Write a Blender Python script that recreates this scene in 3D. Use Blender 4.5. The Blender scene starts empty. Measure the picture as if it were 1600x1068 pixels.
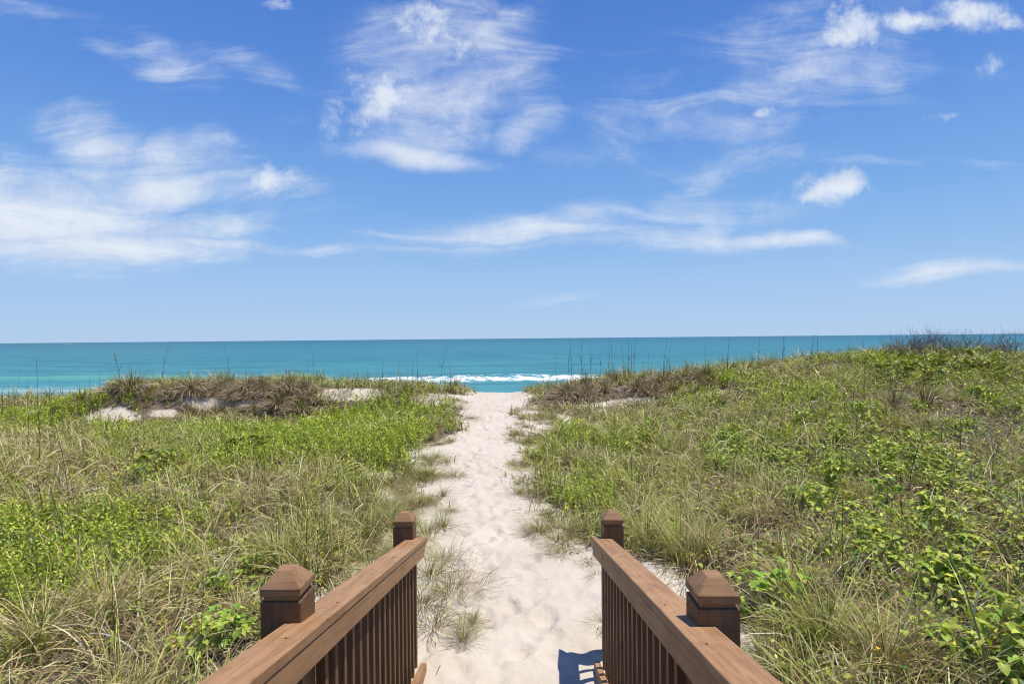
import bpy, bmesh, math, random
import numpy as np
from mathutils import Vector, Matrix
random.seed(7)
RNG = np.random.default_rng(11)
R = math.radians
C = bpy.context.scene.collection
SC = bpy.context.scene
CAM_Z, F = 2.3, 900.0          # eye height over the sand at the foot of the ramp; focal length in photo pixels
HOR, ROLL = 528.5, 0.0094

# ------------------------------------------------------------------ helpers
def link(o, parent=None):
    C.objects.link(o)
    if parent: o.parent = parent
    return o
def tag(o, label=None, cat=None, group=None, kind=None):
    if label: o['label'] = label
    if cat: o['category'] = cat
    if group: o['group'] = group
    if kind: o['kind'] = kind
    return o
def empty(name, loc, rz=0.0):
    o = bpy.data.objects.new(name, None); o.location = loc; o.rotation_euler = (0, 0, rz); o.empty_display_size = .2
    return link(o)

def tri_mesh(name, V, T, col=None, mat=None, smooth=False):
    me = bpy.data.meshes.new(name)
    V = np.asarray(V, np.float32); T = np.asarray(T, np.int32)
    k = T.shape[1]
    me.vertices.add(len(V)); me.vertices.foreach_set('co', V.ravel())
    me.loops.add(T.size); me.loops.foreach_set('vertex_index', T.ravel())
    me.polygons.add(len(T)); me.polygons.foreach_set('loop_start', np.arange(0, T.size, k, dtype=np.int32))
    if smooth: me.polygons.foreach_set('use_smooth', np.ones(len(T), bool))
    me.update(calc_edges=True)
    if col is not None:
        a = me.color_attributes.new('tint', 'FLOAT_COLOR', 'POINT')
        c = np.ones((len(V), 4), np.float32); c[:, :3] = col
        a.data.foreach_set('color', c.ravel())
    if mat: me.materials.append(mat)
    return me

def hash2(ix, iy, seed):
    h = (ix.astype(np.int64)*374761393 + iy.astype(np.int64)*668265263 + seed*1442695041) & 0x7fffffff
    h = ((h ^ (h >> 13))*1274126177) & 0x7fffffff
    return ((h ^ (h >> 16)) & 0xffff)/65535.0
def vnoise(x, y, seed=0):
    x = np.asarray(x, float); y = np.asarray(y, float)
    ix = np.floor(x); iy = np.floor(y); fx = x-ix; fy = y-iy
    fx = fx*fx*(3-2*fx); fy = fy*fy*(3-2*fy)
    a = hash2(ix, iy, seed); b = hash2(ix+1, iy, seed); c = hash2(ix, iy+1, seed); d = hash2(ix+1, iy+1, seed)
    return (a*(1-fx)+b*fx)*(1-fy)+(c*(1-fx)+d*fx)*fy
def fbm(x, y, s=1.0, seed=0, o=4):
    t = 0; a = .5; n = 0
    for k in range(o):
        t = t+a*vnoise(x*s*2**k+17.3*k, y*s*2**k-9.1*k, seed+k); n += a; a *= .5
    return t/n                      # 0..1, mean .5
def sstep(a, b, x):
    t = np.clip((x-a)/(b-a), 0, 1); return t*t*(3-2*t)

# ------------------------------------------------------------------ terrain
T_D  = [2, 3.6, 5, 9, 13, 16, 18.2, 19.3, 20.5, 24, 30, 50, 60, 90, 300]
T_ZP = [0, 0, 0, .10, .22, .35, .46, .47, .38, -.4, -1.7, -2.85, -3.3, -4.2, -8]
RX = [-60, -30, -17, -15.4, -14.4, -13.0, -12.0, -9, -7, -5.5, -3.5, -2.2, -1.2, -.2, .8, 2, 4, 5.5, 6.6, 9, 11, 13, 16, 25, 60]
RZ = [.3, .25, .30, .20, .24, .66, .90, .90, .86, .78, .72, .60, .49, .46, .52, .68, .90, .94, 1.10, 1.36, 1.58, 1.68, 1.50, 1.35, 1.2]
def terrain(X, D, fine=False):
    X = np.asarray(X, float); D = np.asarray(D, float)
    base = np.interp(D, T_D, T_ZP)
    rz = np.interp(X, RX, RZ) - .47
    # how the ridge rises from the plain: a small cliff at the left, a long slope at the right
    cl = sstep(15.9, 17.9, D + 1.6*(fbm(X, D*0, .45, 5)-.5))
    sl = sstep(6, 18, D)
    wr = sstep(2.5, 7.5, X)
    up = (cl*(1-wr) + sl*wr)
    fall = 1-sstep(19.2, 24, D)*.9
    z = base + rz*up*fall
    off = np.where(X < -1.3, sstep(1.3, 3.2, -X), sstep(1.2, 3.4, X))
    near = 1-sstep(12, 16.5, D)
    z = z + off*near*(.10+.10*(fbm(X, D, .45, 9)-.5)) + wr*near*.10
    z = z - .25*off*(1-wr)*np.exp(-((D-14.8)/1.5)**2)*.5
    z = z - sstep(1.8, 4.5, -X)*sstep(7, 12, D)*(1-cl)*np.clip(base-.03, 0, 1)*.95
    lump = sstep(3, 5, D)*(1-sstep(19, 23, D))
    z = z + lump*.12*(fbm(X, D, .7, 21)-.5)*(0.35+off)
    return z

# where the dense and the sparse vegetation begin on either side of the sand path
PD  = [2, 3, 4, 5, 5.6, 6.2, 7, 8, 9, 10, 10.8, 11.5, 12.5, 13.5, 15, 17, 19, 21, 23]
XLd = [-.9, -1.5, -1.9, -1.9, -1.7, -1.55, -1.5, -1.55, -1.65, -1.75, -1.85, -1.8, -1.35, -1.15, -1.4, -1.6, -1.5, -1.5, -1.6]  # nearest values pulled in, out of view, to cut bounce light onto the posts
XLs = [-.8, -1.2, -1.3, -1.25, -1.1, -1.0, -1.05, -1.15, -1.2, -1.25, -1.35, -1.3, -1.2, -1.1, -1.2, -1.35, -1.25, -1.25, -1.4]
XRd = [.9, 1.6, 1.85, 1.75, 1.45, .85, .55, .45, .28, .3, .45, .6, .85, 1.05, .9, .6, .6, .6, .8]  # likewise: unseen growth and litter added by the camera to dim sand bounce
XRs = [.8, 1.2, 1.35, 1.25, 1.0, .55, .35, .2, .08, .05, .05, .0, -.1, .0, .1, .2, .4, .5, .6]

def pix(X, D, Z):
    x = 800+X*F/D; y = HOR-(Z-CAM_Z)*F/D
    return x, y - ROLL*(x-800)
def at(px, py, h=0.0, dmax=22.0):
    """the ground point (plus h) that the photo shows at a pixel"""
    D = np.arange(2.2, dmax, .02)
    X = (px-800)*D/F; z = CAM_Z-(py+ROLL*(px-800)-HOR)*D/F
    hit = np.nonzero(z <= terrain(X, D)+h)[0]
    if len(hit) == 0: return None
    i = hit[0]
    return float(X[i]), float(D[i])

# bare sand patches: pixel, radii in metres
BARE = [(50, 642, .5, .8), (170, 650, .9, .35), (205, 668, .6, .3), (320, 632, .8, .3), (395, 630, .5, .25), (260, 645, .5, .2), (545, 612, 1.2, .45),
        (700, 622, 1.2, .8), (1080, 601, .55, .5), (985, 626, .9, .2), (935, 632, .6, .2), (895, 658, .5, .6), (860, 650, .5, .7), (1110, 615, .5, .3),
        (135, 765, .28, .22), (345, 790, .2, .18), (520, 790, .3, .3), (590, 660, .2, .2), (640, 770, .5, .5), (600, 740, .35, .2), (1085, 672, .3, .2)]
BARE_W = []
for (px, py, rx, ry) in BARE:
    p = at(px, py, 0.02)
    if p: BARE_W.append((p[0], p[1], rx, ry))
def edge_noise(X, D, seed): return (fbm(X, D, 1.6, seed)-.5)*.75
def dense(X, D):
    n = edge_noise(X, D, 31)
    l = sstep(-.18, .18, np.interp(D, PD, XLd)-X+n*.8)
    r = sstep(-.18, .18, X-np.interp(D, PD, XRd)+n*.8)
    v = np.maximum(l, r)
    for (x, d, rx, ry) in BARE_W:
        q = ((X-x)/rx)**2+((D-d)/ry)**2
        v = v*(1-.93*np.exp(-q*q*.7-q*.2)*(q < 6))
    v = v*(1-sstep(20.2, 21.6, D+n*2))
    return v
def sparse(X, D):
    n = edge_noise(X, D, 41)
    l = sstep(-.2, .2, np.interp(D, PD, XLs)-X+n)
    r = sstep(-.2, .2, X-np.interp(D, PD, XRs)+n)
    return np.maximum(l, r)*(1-sstep(20.5, 22, D))

# zones: (photo px, py, radius x m, radius y m, weight)
def blobs(lst, h=.2):
    out = []
    for (px, py, rx, ry, w) in lst:
        p = at(px, py, h)
        if p: out.append((p[0], p[1], rx, ry, w))
    return out
HERB = blobs([(560, 690, 2.6, 1.6, 1.0), (620, 640, 2.0, 1.5, .9), (500, 665, 1.8, 1.2, 1.0), (660, 670, 1.0, 1.1, 1.0), (440, 680, 1.4, 1.1, .8), (40, 650, 1.8, 1.4, .85), (120, 625, 1.8, .9, .8),
              (250, 665, 1.8, .6, .6), (350, 672, 2.0, .7, .8), (60, 820, 1.2, .9, 1.0), (150, 800, 1.0, .6, .8), (190, 850, .7, .5, .7), (30, 900, .7, .5, .9), (370, 720, .9, .6, .6),
              (890, 665, .7, .7, .5), (920, 740, .8, .6, .4), (1000, 675, 1.6, .6, .55), (1130, 600, 1.2, 1.2, .85), (930, 770, .5, .35, .7), (1240, 610, 1.2, .9, .4), (1370, 560, 1.5, 1.2, .6), (1290, 640, 1.1, .5, .4), (1180, 680, 1.0, .5, .35)])
VINE = blobs([(240, 722, .35, .3, 1.), (385, 702, .5, .4, .9), (210, 735, .35, .3, .9), (1400, 720, 2.2, 1.4, .7), (1550, 600, 3.2, 2.6, .95), (1480, 660, 2.0, 1.4, .6), (1550, 700, 2., 1.5, .6), (1240, 660, 1.8, 1.2, .5), (1180, 690, 1.2, .8, .5), (1200, 780, .9, .6, .6),
              (1500, 850, 1.6, .9, 1.0), (1560, 950, 1.0, .8, 1.0), (1420, 880, .8, .6, .8), (1350, 800, 1.0, .6, .6), (1480, 1000, .5, .35, .9), (1560, 1030, .5, .4, 1.0), (1290, 740, 1.2, .7, .5), (1560, 780, 1.4, .9, .9),
              (340, 985, .32, .26, 1.0), (350, 900, .32, .24, .7), (290, 1010, .3, .2, .7), (830, 706, .3, .2, .9), (1130, 940, .2, .2, .9), (90, 830, .5, .3, .5)])
BROWN = blobs([(200, 620, 2.2, .9, 1.), (300, 610, 2.0, .8, 1.), (420, 615, 1.8, .9, 1.), (640, 605, .6, .5, .8), (900, 620, 2.2, 1.2, .9), (1000, 610, 2.0, .9, 1.), (960, 640, 1.6, .6, .8), (1400, 620, 1.6, .9, .8), (1440, 640, 1.6, .8, .9), (1200, 640, 1.6, .9, .3), (720, 640, .7, 1.0, .7),
               (1060, 850, .7, .4, .7), (1230, 930, .5, .3, .8)], .1)
DRYZ = blobs([(230, 730, 2.6, 1.2, .7), (420, 770, 1.8, 1.2, .5), (520, 730, 1.6, .8, .8), (100, 980, 1.0, .7, .9), (250, 930, .9, .6, .7), (300, 760, 1.4, .8, .5), (1250, 850, 1.4, .9, .9), (1150, 790, 1.4, .8, .7), (1080, 760, 1.2, .7, .5), (1350, 980, .9, .6, .9), (1420, 780, 1.4, .8, .7), (40, 720, 1.8, .9, .6), (1530, 740, 1.0, .8, .5), (1230, 720, 1.2, .6, .4), (450, 850, 1.0, .6, .3)])
GRN = blobs([(500, 800, 1.6, 1.3, .8), (480, 850, 1.4, 1.0, .9), (900, 700, 1.8, 1.6, .8), (860, 760, .8, .8, .8), (1000, 770, 1.4, .8, .7), (1050, 810, .9, .6, .9), (1250, 1000, .5, .4, .8), (560, 600, 3, .5, .5), (1120, 720, 1.6, 1., .5), (380, 800, 1.2, .7, .5), (230, 900, .8, .5, .5), (160, 700, 1.4, .8, .4)])
def zone(Z, X, D):
    v = np.zeros_like(X)
    for (x, d, rx, ry, w) in Z:
        q = ((X-x)/rx)**2+((D-d)/ry)**2
        v = np.maximum(v, w*np.exp(-q*.9))
    return v

# ------------------------------------------------------------------ node helpers / materials
def newmat(name):
    m = bpy.data.materials.new(name); m.use_nodes = True; m.node_tree.nodes.clear()
    return m, m.node_tree.nodes, m.node_tree.links
def nd(N, typ, **kw):
    n = N.new(typ)
    for k, v in kw.items():
        if k.startswith('i_'): n.inputs[k[2:].replace('_', ' ')].default_value = v
        else: setattr(n, k, v)
    return n
def mathn(N, L, op, a, b=None, c=None, clamp=False):
    n = N.new('ShaderNodeMath'); n.operation = op; n.use_clamp = clamp
    for i, v in enumerate((a, b, c)):
        if v is None: continue
        if isinstance(v, (int, float)): n.inputs[i].default_value = v
        else: L.new(v, n.inputs[i])
    return n.outputs[0]
def mapr(N, L, v, a, b, c, d, smooth=True):
    n = N.new('ShaderNodeMapRange'); n.interpolation_type = 'SMOOTHSTEP' if smooth else 'LINEAR'
    L.new(v, n.inputs[0])
    for i, q in enumerate((a, b, c, d)): n.inputs[i+1].default_value = q
    return n.outputs[0]
def mixc(N, L, f, a, b, bt='MIX'):
    n = N.new('ShaderNodeMix'); n.data_type = 'RGBA'; n.blend_type = bt
    if isinstance(f, (int, float)): n.inputs[0].default_value = f
    else: L.new(f, n.inputs[0])
    for i, v in ((6, a), (7, b)):
        if isinstance(v, tuple): n.inputs[i].default_value = (*v, 1)
        else: L.new(v, n.inputs[i])
    return n.outputs[2]
def noise(N, L, vec, scale, detail=3, rough=.55, dist=0.0):
    n = N.new('ShaderNodeTexNoise'); n.inputs['Scale'].default_value = scale; n.inputs['Detail'].default_value = detail
    n.inputs['Roughness'].default_value = rough; n.inputs['Distortion'].default_value = dist
    if vec is not None: L.new(vec, n.inputs['Vector'])
    return n.outputs[0]

def foliage_mat(name, gloss=.25, rough=.5, trans=.3):
    m, N, L = newmat(name)
    a = nd(N, 'ShaderNodeVertexColor', layer_name='tint')
    p = nd(N, 'ShaderNodeBsdfPrincipled'); p.inputs['Roughness'].default_value = rough; p.inputs['Specular IOR Level'].default_value = gloss
    t = nd(N, 'ShaderNodeBsdfTranslucent'); mx = nd(N, 'ShaderNodeMixShader'); mx.inputs[0].default_value = trans
    o = nd(N, 'ShaderNodeOutputMaterial')
    L.new(a.outputs[0], p.inputs['Base Color'])
    tc = mixc(N, L, 1.0, a.outputs[0], (1.1, 1.15, .6), 'MULTIPLY'); L.new(tc, t.inputs[0])
    L.new(p.outputs[0], mx.inputs[1]); L.new(t.outputs[0], mx.inputs[2]); L.new(mx.outputs[0], o.inputs[0])
    return m
M_GRASS = foliage_mat('grass_blades', .3, .45, .16)
M_LEAF = foliage_mat('green_leaves', .3, .45, .25)
M_TWIG = foliage_mat('twigs', .1, .8, .0)

def wood_mat(name, axis, dark=1.0):
    m, N, L = newmat(name)
    tc = nd(N, 'ShaderNodeTexCoord'); oi = nd(N, 'ShaderNodeObjectInfo')
    off = nd(N, 'ShaderNodeVectorMath', operation='ADD'); L.new(tc.outputs['Object'], off.inputs[0])
    sc = nd(N, 'ShaderNodeVectorMath', operation='SCALE'); L.new(oi.outputs['Location'], sc.inputs[0]); sc.inputs['Scale'].default_value = 3.7
    L.new(sc.outputs[0], off.inputs[1])
    mp = nd(N, 'ShaderNodeMapping'); s = [1, 1, 1]; s['XYZ'.index(axis)] = .06; mp.inputs['Scale'].default_value = s
    L.new(off.outputs[0], mp.inputs['Vector']); v = mp.outputs[0]
    g1 = noise(N, L, v, 42, 5, .65, .9); g2 = noise(N, L, v, 260, 3, .7, .2); big = noise(N, L, off.outputs[0], 5, 3, .6)
    ck = noise(N, L, v, 75, 2, .6, .3)
    col = mixc(N, L, mapr(N, L, g1, .35, .68, 0, 1), (.42*dark, .230*dark, .102*dark), (.28*dark, .148*dark, .062*dark))
    col = mixc(N, L, mapr(N, L, big, .45, .70, 0, .40), col, (.46*dark, .28*dark, .165*dark))
    col = mixc(N, L, mapr(N, L, g2, .55, .8, 0, .35), col, (.13*dark, .065*dark, .035*dark))
    vk = nd(N, 'ShaderNodeTexVoronoi'); vk.inputs['Scale'].default_value = 5.5
    vm = nd(N, 'ShaderNodeMapping'); vs = [1, 1, 1]; vs['XYZ'.index(axis)] = .42; vm.inputs['Scale'].default_value = vs; L.new(off.outputs[0], vm.inputs['Vector']); L.new(vm.outputs[0], vk.inputs['Vector'])
    col = mixc(N, L, mathn(N, L, 'MULTIPLY', mapr(N, L, vk.outputs['Distance'], .09, .15, 1, 0), .75), col, (.09*dark, .045*dark, .02*dark))
    w3 = noise(N, L, off.outputs[0], 17, 4, .7)
    col = mixc(N, L, mapr(N, L, w3, .54, .70, 0, .5), col, (.20*dark, .12*dark, .075*dark))
    crack = mapr(N, L, ck, .69, .74, 0, 1)
    col = mixc(N, L, mathn(N, L, 'MULTIPLY', crack, .75), col, (.05, .026, .015))
    p = nd(N, 'ShaderNodeBsdfPrincipled'); L.new(col, p.inputs['Base Color']); p.inputs['Specular IOR Level'].default_value = .35
    L.new(mapr(N, L, big, .3, .7, .5, .68), p.inputs['Roughness'])
    h = mathn(N, L, 'SUBTRACT', mathn(N, L, 'MULTIPLY', g1, .5), mathn(N, L, 'MULTIPLY', crack, .8))
    h = mathn(N, L, 'ADD', h, mathn(N, L, 'MULTIPLY', g2, .25))
    b = nd(N, 'ShaderNodeBump'); b.inputs['Strength'].default_value = .55; b.inputs['Distance'].default_value = .0025
    L.new(h, b.inputs['Height']); L.new(b.outputs[0], p.inputs['Normal'])
    o = nd(N, 'ShaderNodeOutputMaterial'); L.new(p.outputs[0], o.inputs[0])
    return m
W_Y = wood_mat('weathered_wood_long', 'Y', 1.0); W_Z = wood_mat('stained_wood_upright_shaded', 'Z', .42); W_X = wood_mat('stained_wood_cross', 'X', .8)  # uprights, and slightly the caps, darkened to paint the shade of their sunless fronts

def sand_mat():
    m, N, L = newmat('sand_and_litter')
    g = nd(N, 'ShaderNodeNewGeometry'); v = g.outputs['Position']
    a = nd(N, 'ShaderNodeVertexColor', layer_name='tint')
    sx = nd(N, 'ShaderNodeSeparateColor'); L.new(a.outputs[0], sx.inputs[0])
    n1 = noise(N, L, v, 1.3, 4, .6); n2 = noise(N, L, v, 14, 4, .65); n3 = noise(N, L, v, 160, 2, .7)
    col = mixc(N, L, mapr(N, L, n1, .35, .65, 0, 1), (.61, .54, .445), (.55, .48, .385))
    col = mixc(N, L, mapr(N, L, n2, .5, .8, 0, .35), col, (.55, .45, .34))
    col = mixc(N, L, mapr(N, L, n3, .62, .75, 0, .35), col, (.33, .25, .18))
    lit = mixc(N, L, mapr(N, L, n2, .35, .65, 0, 1), (.055, .04, .026), (.19, .14, .09))  # brown litter, pushed darker to paint the shade between the plants
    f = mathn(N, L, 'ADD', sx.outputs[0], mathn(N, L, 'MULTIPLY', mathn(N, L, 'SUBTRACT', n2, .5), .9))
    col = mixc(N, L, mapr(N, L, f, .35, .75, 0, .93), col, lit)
    p = nd(N, 'ShaderNodeBsdfPrincipled'); L.new(col, p.inputs['Base Color']); p.inputs['Roughness'].default_value = .9; p.inputs['Specular IOR Level'].default_value = .12
    h = mathn(N, L, 'ADD', mathn(N, L, 'MULTIPLY', n2, 1.0), mathn(N, L, 'MULTIPLY', n3, .12))
    b = nd(N, 'ShaderNodeBump'); b.inputs['Strength'].default_value = .6; b.inputs['Distance'].default_value = .03
    L.new(h, b.inputs['Height']); L.new(b.outputs[0], p.inputs['Normal'])
    o = nd(N, 'ShaderNodeOutputMaterial'); L.new(p.outputs[0], o.inputs[0])
    return m

# ------------------------------------------------------------------ ground sheet
def axis_lines(segs):
    out = [segs[0][0]]
    for (a, b, s) in segs:
        n = max(1, int(round((b-a)/s))); out += list(np.linspace(a, b, n+1)[1:])
    return np.array(out)
def grid_mesh(xs, ys, zf, colf, mat, name):
    XX, YY = np.meshgrid(xs, ys)
    Z = zf(XX, YY)
    V = np.stack([XX, YY, Z], -1).reshape(-1, 3)
    nx, ny = len(xs), len(ys)
    i = (np.arange(ny-1)[:, None]*nx+np.arange(nx-1)[None, :]).ravel()
    T = np.stack([i, i+1, i+1+nx, i+nx], 1)
    return tri_mesh(name, V, T, colf(XX, YY).reshape(-1, 3), mat, True)
FP = []
rf = random.Random(5)
for k in range(420):                                  # footprints and scuffs pressed into the path
    d = 3.2+16*rf.random()**1.25
    cx = (np.interp(d, PD, XLs)+np.interp(d, PD, XRs))/2
    w = (np.interp(d, PD, XRs)-np.interp(d, PD, XLs))/2
    FP.append((cx+rf.gauss(0, .42)*w, d, rf.uniform(.05, .075), rf.uniform(.10, .17), rf.gauss(0, .45), rf.uniform(.010, .030)))
def ground_z(X, D):
    z = terrain(X, D)
    mid = 1-np.maximum(dense(X, D), 0)
    amp = sstep(2.0, 3.5, D)*(1-sstep(19, 26, D))
    z = z + amp*(.035*(fbm(X, D, 2.2, 51)-.5)+.022*(fbm(X, D, 7, 61)-.5))
    z = z + .05*np.exp(-((np.abs(X+.1)-1.2)/.35)**2)*(1-sstep(5.5, 8, D))*amp
    for (x, d, a, b, r, h) in FP:
        m = (np.abs(X-x) < .5) & (np.abs(D-d) < .5)
        if not m.any(): continue
        dx = X[m]-x; dy = D[m]-d; u = dx*math.cos(r)+dy*math.sin(r); w = -dx*math.sin(r)+dy*math.cos(r)
        q = (u/a)**2+(w/b)**2
        z[m] += h*(-np.exp(-q*.9)*1.0+.3*np.exp(-((np.sqrt(q)-1.6)/.45)**2))
    return z
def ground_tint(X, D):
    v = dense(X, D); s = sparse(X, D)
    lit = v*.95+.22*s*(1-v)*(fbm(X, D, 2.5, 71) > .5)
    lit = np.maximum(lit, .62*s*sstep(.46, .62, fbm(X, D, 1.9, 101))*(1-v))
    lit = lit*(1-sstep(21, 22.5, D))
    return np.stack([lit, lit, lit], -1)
xs = axis_lines([(-3000, -200, 400), (-200, -60, 20), (-60, -20, 1.0), (-20, -6, .14), (-6, -2.2, .07), (-2.2, 2.2, .022), (2.2, 6, .07), (6, 20, .14), (20, 60, 1.0), (60, 200, 20), (200, 3000, 400)])
ys = axis_lines([(-300, -40, 40), (-40, -4, 4), (-4, 2, .4), (2, 3.4, .1), (3.4, 10, .024), (10, 14, .05), (14, 22, .08), (22, 30, .5), (30, 80, 2.0), (80, 300, 40)])
M_SAND = sand_mat()
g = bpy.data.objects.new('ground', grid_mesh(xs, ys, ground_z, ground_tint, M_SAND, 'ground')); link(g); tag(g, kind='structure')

# ------------------------------------------------------------------ sea
SEA = -2.9
def water_mat():
    m, N, L = newmat('sea_water')
    g = nd(N, 'ShaderNodeNewGeometry'); v = g.outputs['Position']
    sp = nd(N, 'ShaderNodeSeparateXYZ'); L.new(v, sp.inputs[0]); Y = sp.outputs[1]; X = sp.outputs[0]; Z = sp.outputs[2]
    def mp(s):
        q = nd(N, 'ShaderNodeMapping'); q.inputs['Scale'].default_value = s; L.new(v, q.inputs['Vector']); return q.outputs[0]
    big = noise(N, L, mp((.004, .02, 1)), 1, 4, .6); med = noise(N, L, mp((.05, .22, 1)), 1, 5, .65); sm = noise(N, L, mp((.5, 1.6, 1)), 1, 5, .7)
    ly = mathn(N, L, 'LOGARITHM', mathn(N, L, 'MAXIMUM', Y, 10.0), 10.0)
    t = mapr(N, L, mathn(N, L, 'ADD', ly, mathn(N, L, 'MULTIPLY', mathn(N, L, 'SUBTRACT', big, .5), .5)), 1.75, 2.25, 0, 1)
    col = mixc(N, L, t, (.072, .285, .310), (.044, .210, .255))
    t2 = mapr(N, L, mathn(N, L, 'ADD', ly, mathn(N, L, 'MULTIPLY', mathn(N, L, 'SUBTRACT', big, .5), .35)), 2.3, 3.3, 0, 1)
    col = mixc(N, L, t2, col, (.028, .135, .190))
    col = mixc(N, L, mapr(N, L, med, .42, .62, 0, .55), col, (.020, .120, .175))
    col = mixc(N, L, mapr(N, L, sm, .45, .75, 0, .35), col, (.075, .27, .34))
    swl = mathn(N, L, 'MULTIPLY', mapr(N, L, Z, SEA+.12, SEA+.6, 0, .75), mapr(N, L, X, -36, -22, 1, 0))
    col = mixc(N, L, swl, col, (.13, .37, .30))
    # foam: broken crest and washed-out lace before it
    px = noise(N, L, mp((.035, .0, 1)), 1, 3, .6)
    def band(y0, w, wob, x0, x1, soft):
        yy = mathn(N, L, 'SUBTRACT', Y, mathn(N, L, 'ADD', y0-wob*.5, mathn(N, L, 'MULTIPLY', px, wob)))
        b = mathn(N, L, 'SUBTRACT', 1.0, mathn(N, L, 'DIVIDE', mathn(N, L, 'ABSOLUTE', yy), w))
        e = mathn(N, L, 'MULTIPLY', mapr(N, L, X, x0-soft, x0+soft, 0, 1), mapr(N, L, X, x1-soft, x1+soft, 1, 0))
        return mathn(N, L, 'MULTIPLY', mathn(N, L, 'MAXIMUM', b, 0.0), e)
    fn = noise(N, L, mp((.9, 1.2, 1)), 1, 5, .75); fl = noise(N, L, mp((.25, 1.0, 1)), 1, 5, .7)
    f1 = mathn(N, L, 'MULTIPLY', band(71.0, 3.5, 6.0, -19, 13, 6), .52)
    s1 = mapr(N, L, mathn(N, L, 'ADD', f1, mathn(N, L, 'MULTIPLY', mathn(N, L, 'SUBTRACT', fn, .5), 2.2)), .22, .50, 0, 1)
    s1 = mathn(N, L, 'MULTIPLY', s1, mapr(N, L, f1, 0.02, .18, 0, 1))
    f2 = band(62.0, 11.0, 3.0, -120, -26, 10)
    s2 = mapr(N, L, mathn(N, L, 'ADD', mathn(N, L, 'MULTIPLY', f2, .55), mathn(N, L, 'MULTIPLY', mathn(N, L, 'SUBTRACT', fl, .5), 1.8)), .30, .85, 0, .5)
    s2 = mathn(N, L, 'MULTIPLY', s2, mapr(N, L, f2, .02, .3, 0, 1))
    f3 = band(84.0, 2.2, 4.0, -8, 2, 3)
    s3 = mapr(N, L, mathn(N, L, 'ADD', f3, mathn(N, L, 'MULTIPLY', mathn(N, L, 'SUBTRACT', fl, .5), 1.8)), .75, 1.1, 0, .8)
    f4 = band(47.0, 3.5, 3.0, -200, 200, 10)
    s4 = mapr(N, L, mathn(N, L, 'ADD', f4, mathn(N, L, 'MULTIPLY', mathn(N, L, 'SUBTRACT', fl, .5), 1.4)), .5, .9, 0, .8)
    wc = noise(N, L, mp((.12, .35, 1)), 1, 4, .75)
    s5 = mapr(N, L, wc, .735, .76, 0, .75)
    foam = mathn(N, L, 'MAXIMUM', mathn(N, L, 'MAXIMUM', s1, s2), mathn(N, L, 'MAXIMUM', mathn(N, L, 'MAXIMUM', s3, s4), s5))
    col = mixc(N, L, foam, col, (.86, .89, .9))
    p = nd(N, 'ShaderNodeBsdfPrincipled'); L.new(col, p.inputs['Base Color']); p.inputs['IOR'].default_value = 1.2
    p.inputs['Specular IOR Level'].default_value = .25
    L.new(mapr(N, L, foam, 0, 1, .38, .9), p.inputs['Roughness'])
    h = mathn(N, L, 'ADD', mathn(N, L, 'MULTIPLY', med, 1.0), mathn(N, L, 'MULTIPLY', sm, .35))
    b = nd(N, 'ShaderNodeBump'); b.inputs['Strength'].default_value = 1.0; b.inputs['Distance'].default_value = .8
    L.new(h, b.inputs['Height']); L.new(b.outputs[0], p.inputs['Normal'])
    o = nd(N, 'ShaderNodeOutputMaterial'); L.new(p.outputs[0], o.inputs[0])
    return m
def sea_z(X, Y):
    z = np.full_like(X, SEA)
    near = 1-sstep(140, 400, Y)
    w1 = (fbm(X*.35, Y, .16, 81, 3)-.5)*.55*near*sstep(50, 62, Y)
    yc = 71.5+(fbm(X, Y*0, .035, 91, 3)-.5)*6
    br = .55*np.exp(-((Y-yc)/2.2)**2)*sstep(-30, -12, X)*(1-sstep(8, 30, X))
    yl = 76+(fbm(X, Y*0, .03, 95, 3)-.5)*5
    sw = .62*np.exp(-((Y-yl-1)/2.6)**2)*(1-sstep(-34, -20, X))
    return z+w1+br+sw*1.15
sys_ = list(np.arange(40, 110, .35)); s = .4
while sys_[-1] < 400: s *= 1.03; sys_.append(sys_[-1]+s)
while sys_[-1] < 40000: s *= 1.35; sys_.append(sys_[-1]+s)
sxs = axis_lines([(-40000, -2000, 4000), (-2000, -200, 200), (-200, -90, 8), (-90, 40, .6), (40, 200, 6), (200, 2000, 200), (2000, 40000, 4000)])
w = bpy.data.objects.new('water', grid_mesh(sxs, np.array(sys_), sea_z, lambda X, Y: np.zeros(X.shape+(3,)), water_mat(), 'water')); link(w); tag(w, kind='structure')

# ------------------------------------------------------------------ plant geometry generators
PAL_DRY = np.array([(.74, .61, .31), (.60, .46, .21), (.88, .77, .46), (.46, .32, .15), (.28, .19, .11), (.68, .60, .22)])
PAL_TUF = np.array([(.46, .36, .16), (.33, .25, .11), (.58, .47, .24), (.26, .18, .09), (.40, .37, .12)])
PAL_GRN = np.array([(.31, .38, .04), (.47, .52, .07), (.64, .64, .15), (.13, .18, .02), (.74, .70, .24), (.33, .43, .09)])
PAL_BRN = np.array([(.36, .25, .17), (.48, .36, .24), (.24, .16, .12), (.62, .49, .34), (.28, .25, .10), (.34, .26, .18)])
PAL_HERB = np.array([(.31, .39, .03), (.41, .49, .04), (.13, .19, .02), (.52, .55, .09), (.29, .36, .05)])
PAL_VINE = np.array([(.25, .33, .03), (.36, .44, .05), (.10, .16, .02), (.50, .54, .08), (.66, .62, .09), (.29, .42, .06)])
PAL_GRN = PAL_GRN*1.12; PAL_DRY = PAL_DRY*1.06; PAL_HERB = PAL_HERB*1.06
def pick(P, n, rng, jit=.18, w=None):
    c = P[rng.choice(len(P), n, p=w)]
    return np.clip(c*(1+rng.normal(0, jit, (n, 1)))*(1+rng.normal(0, .05, (n, 3))), .01, .95)

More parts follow.
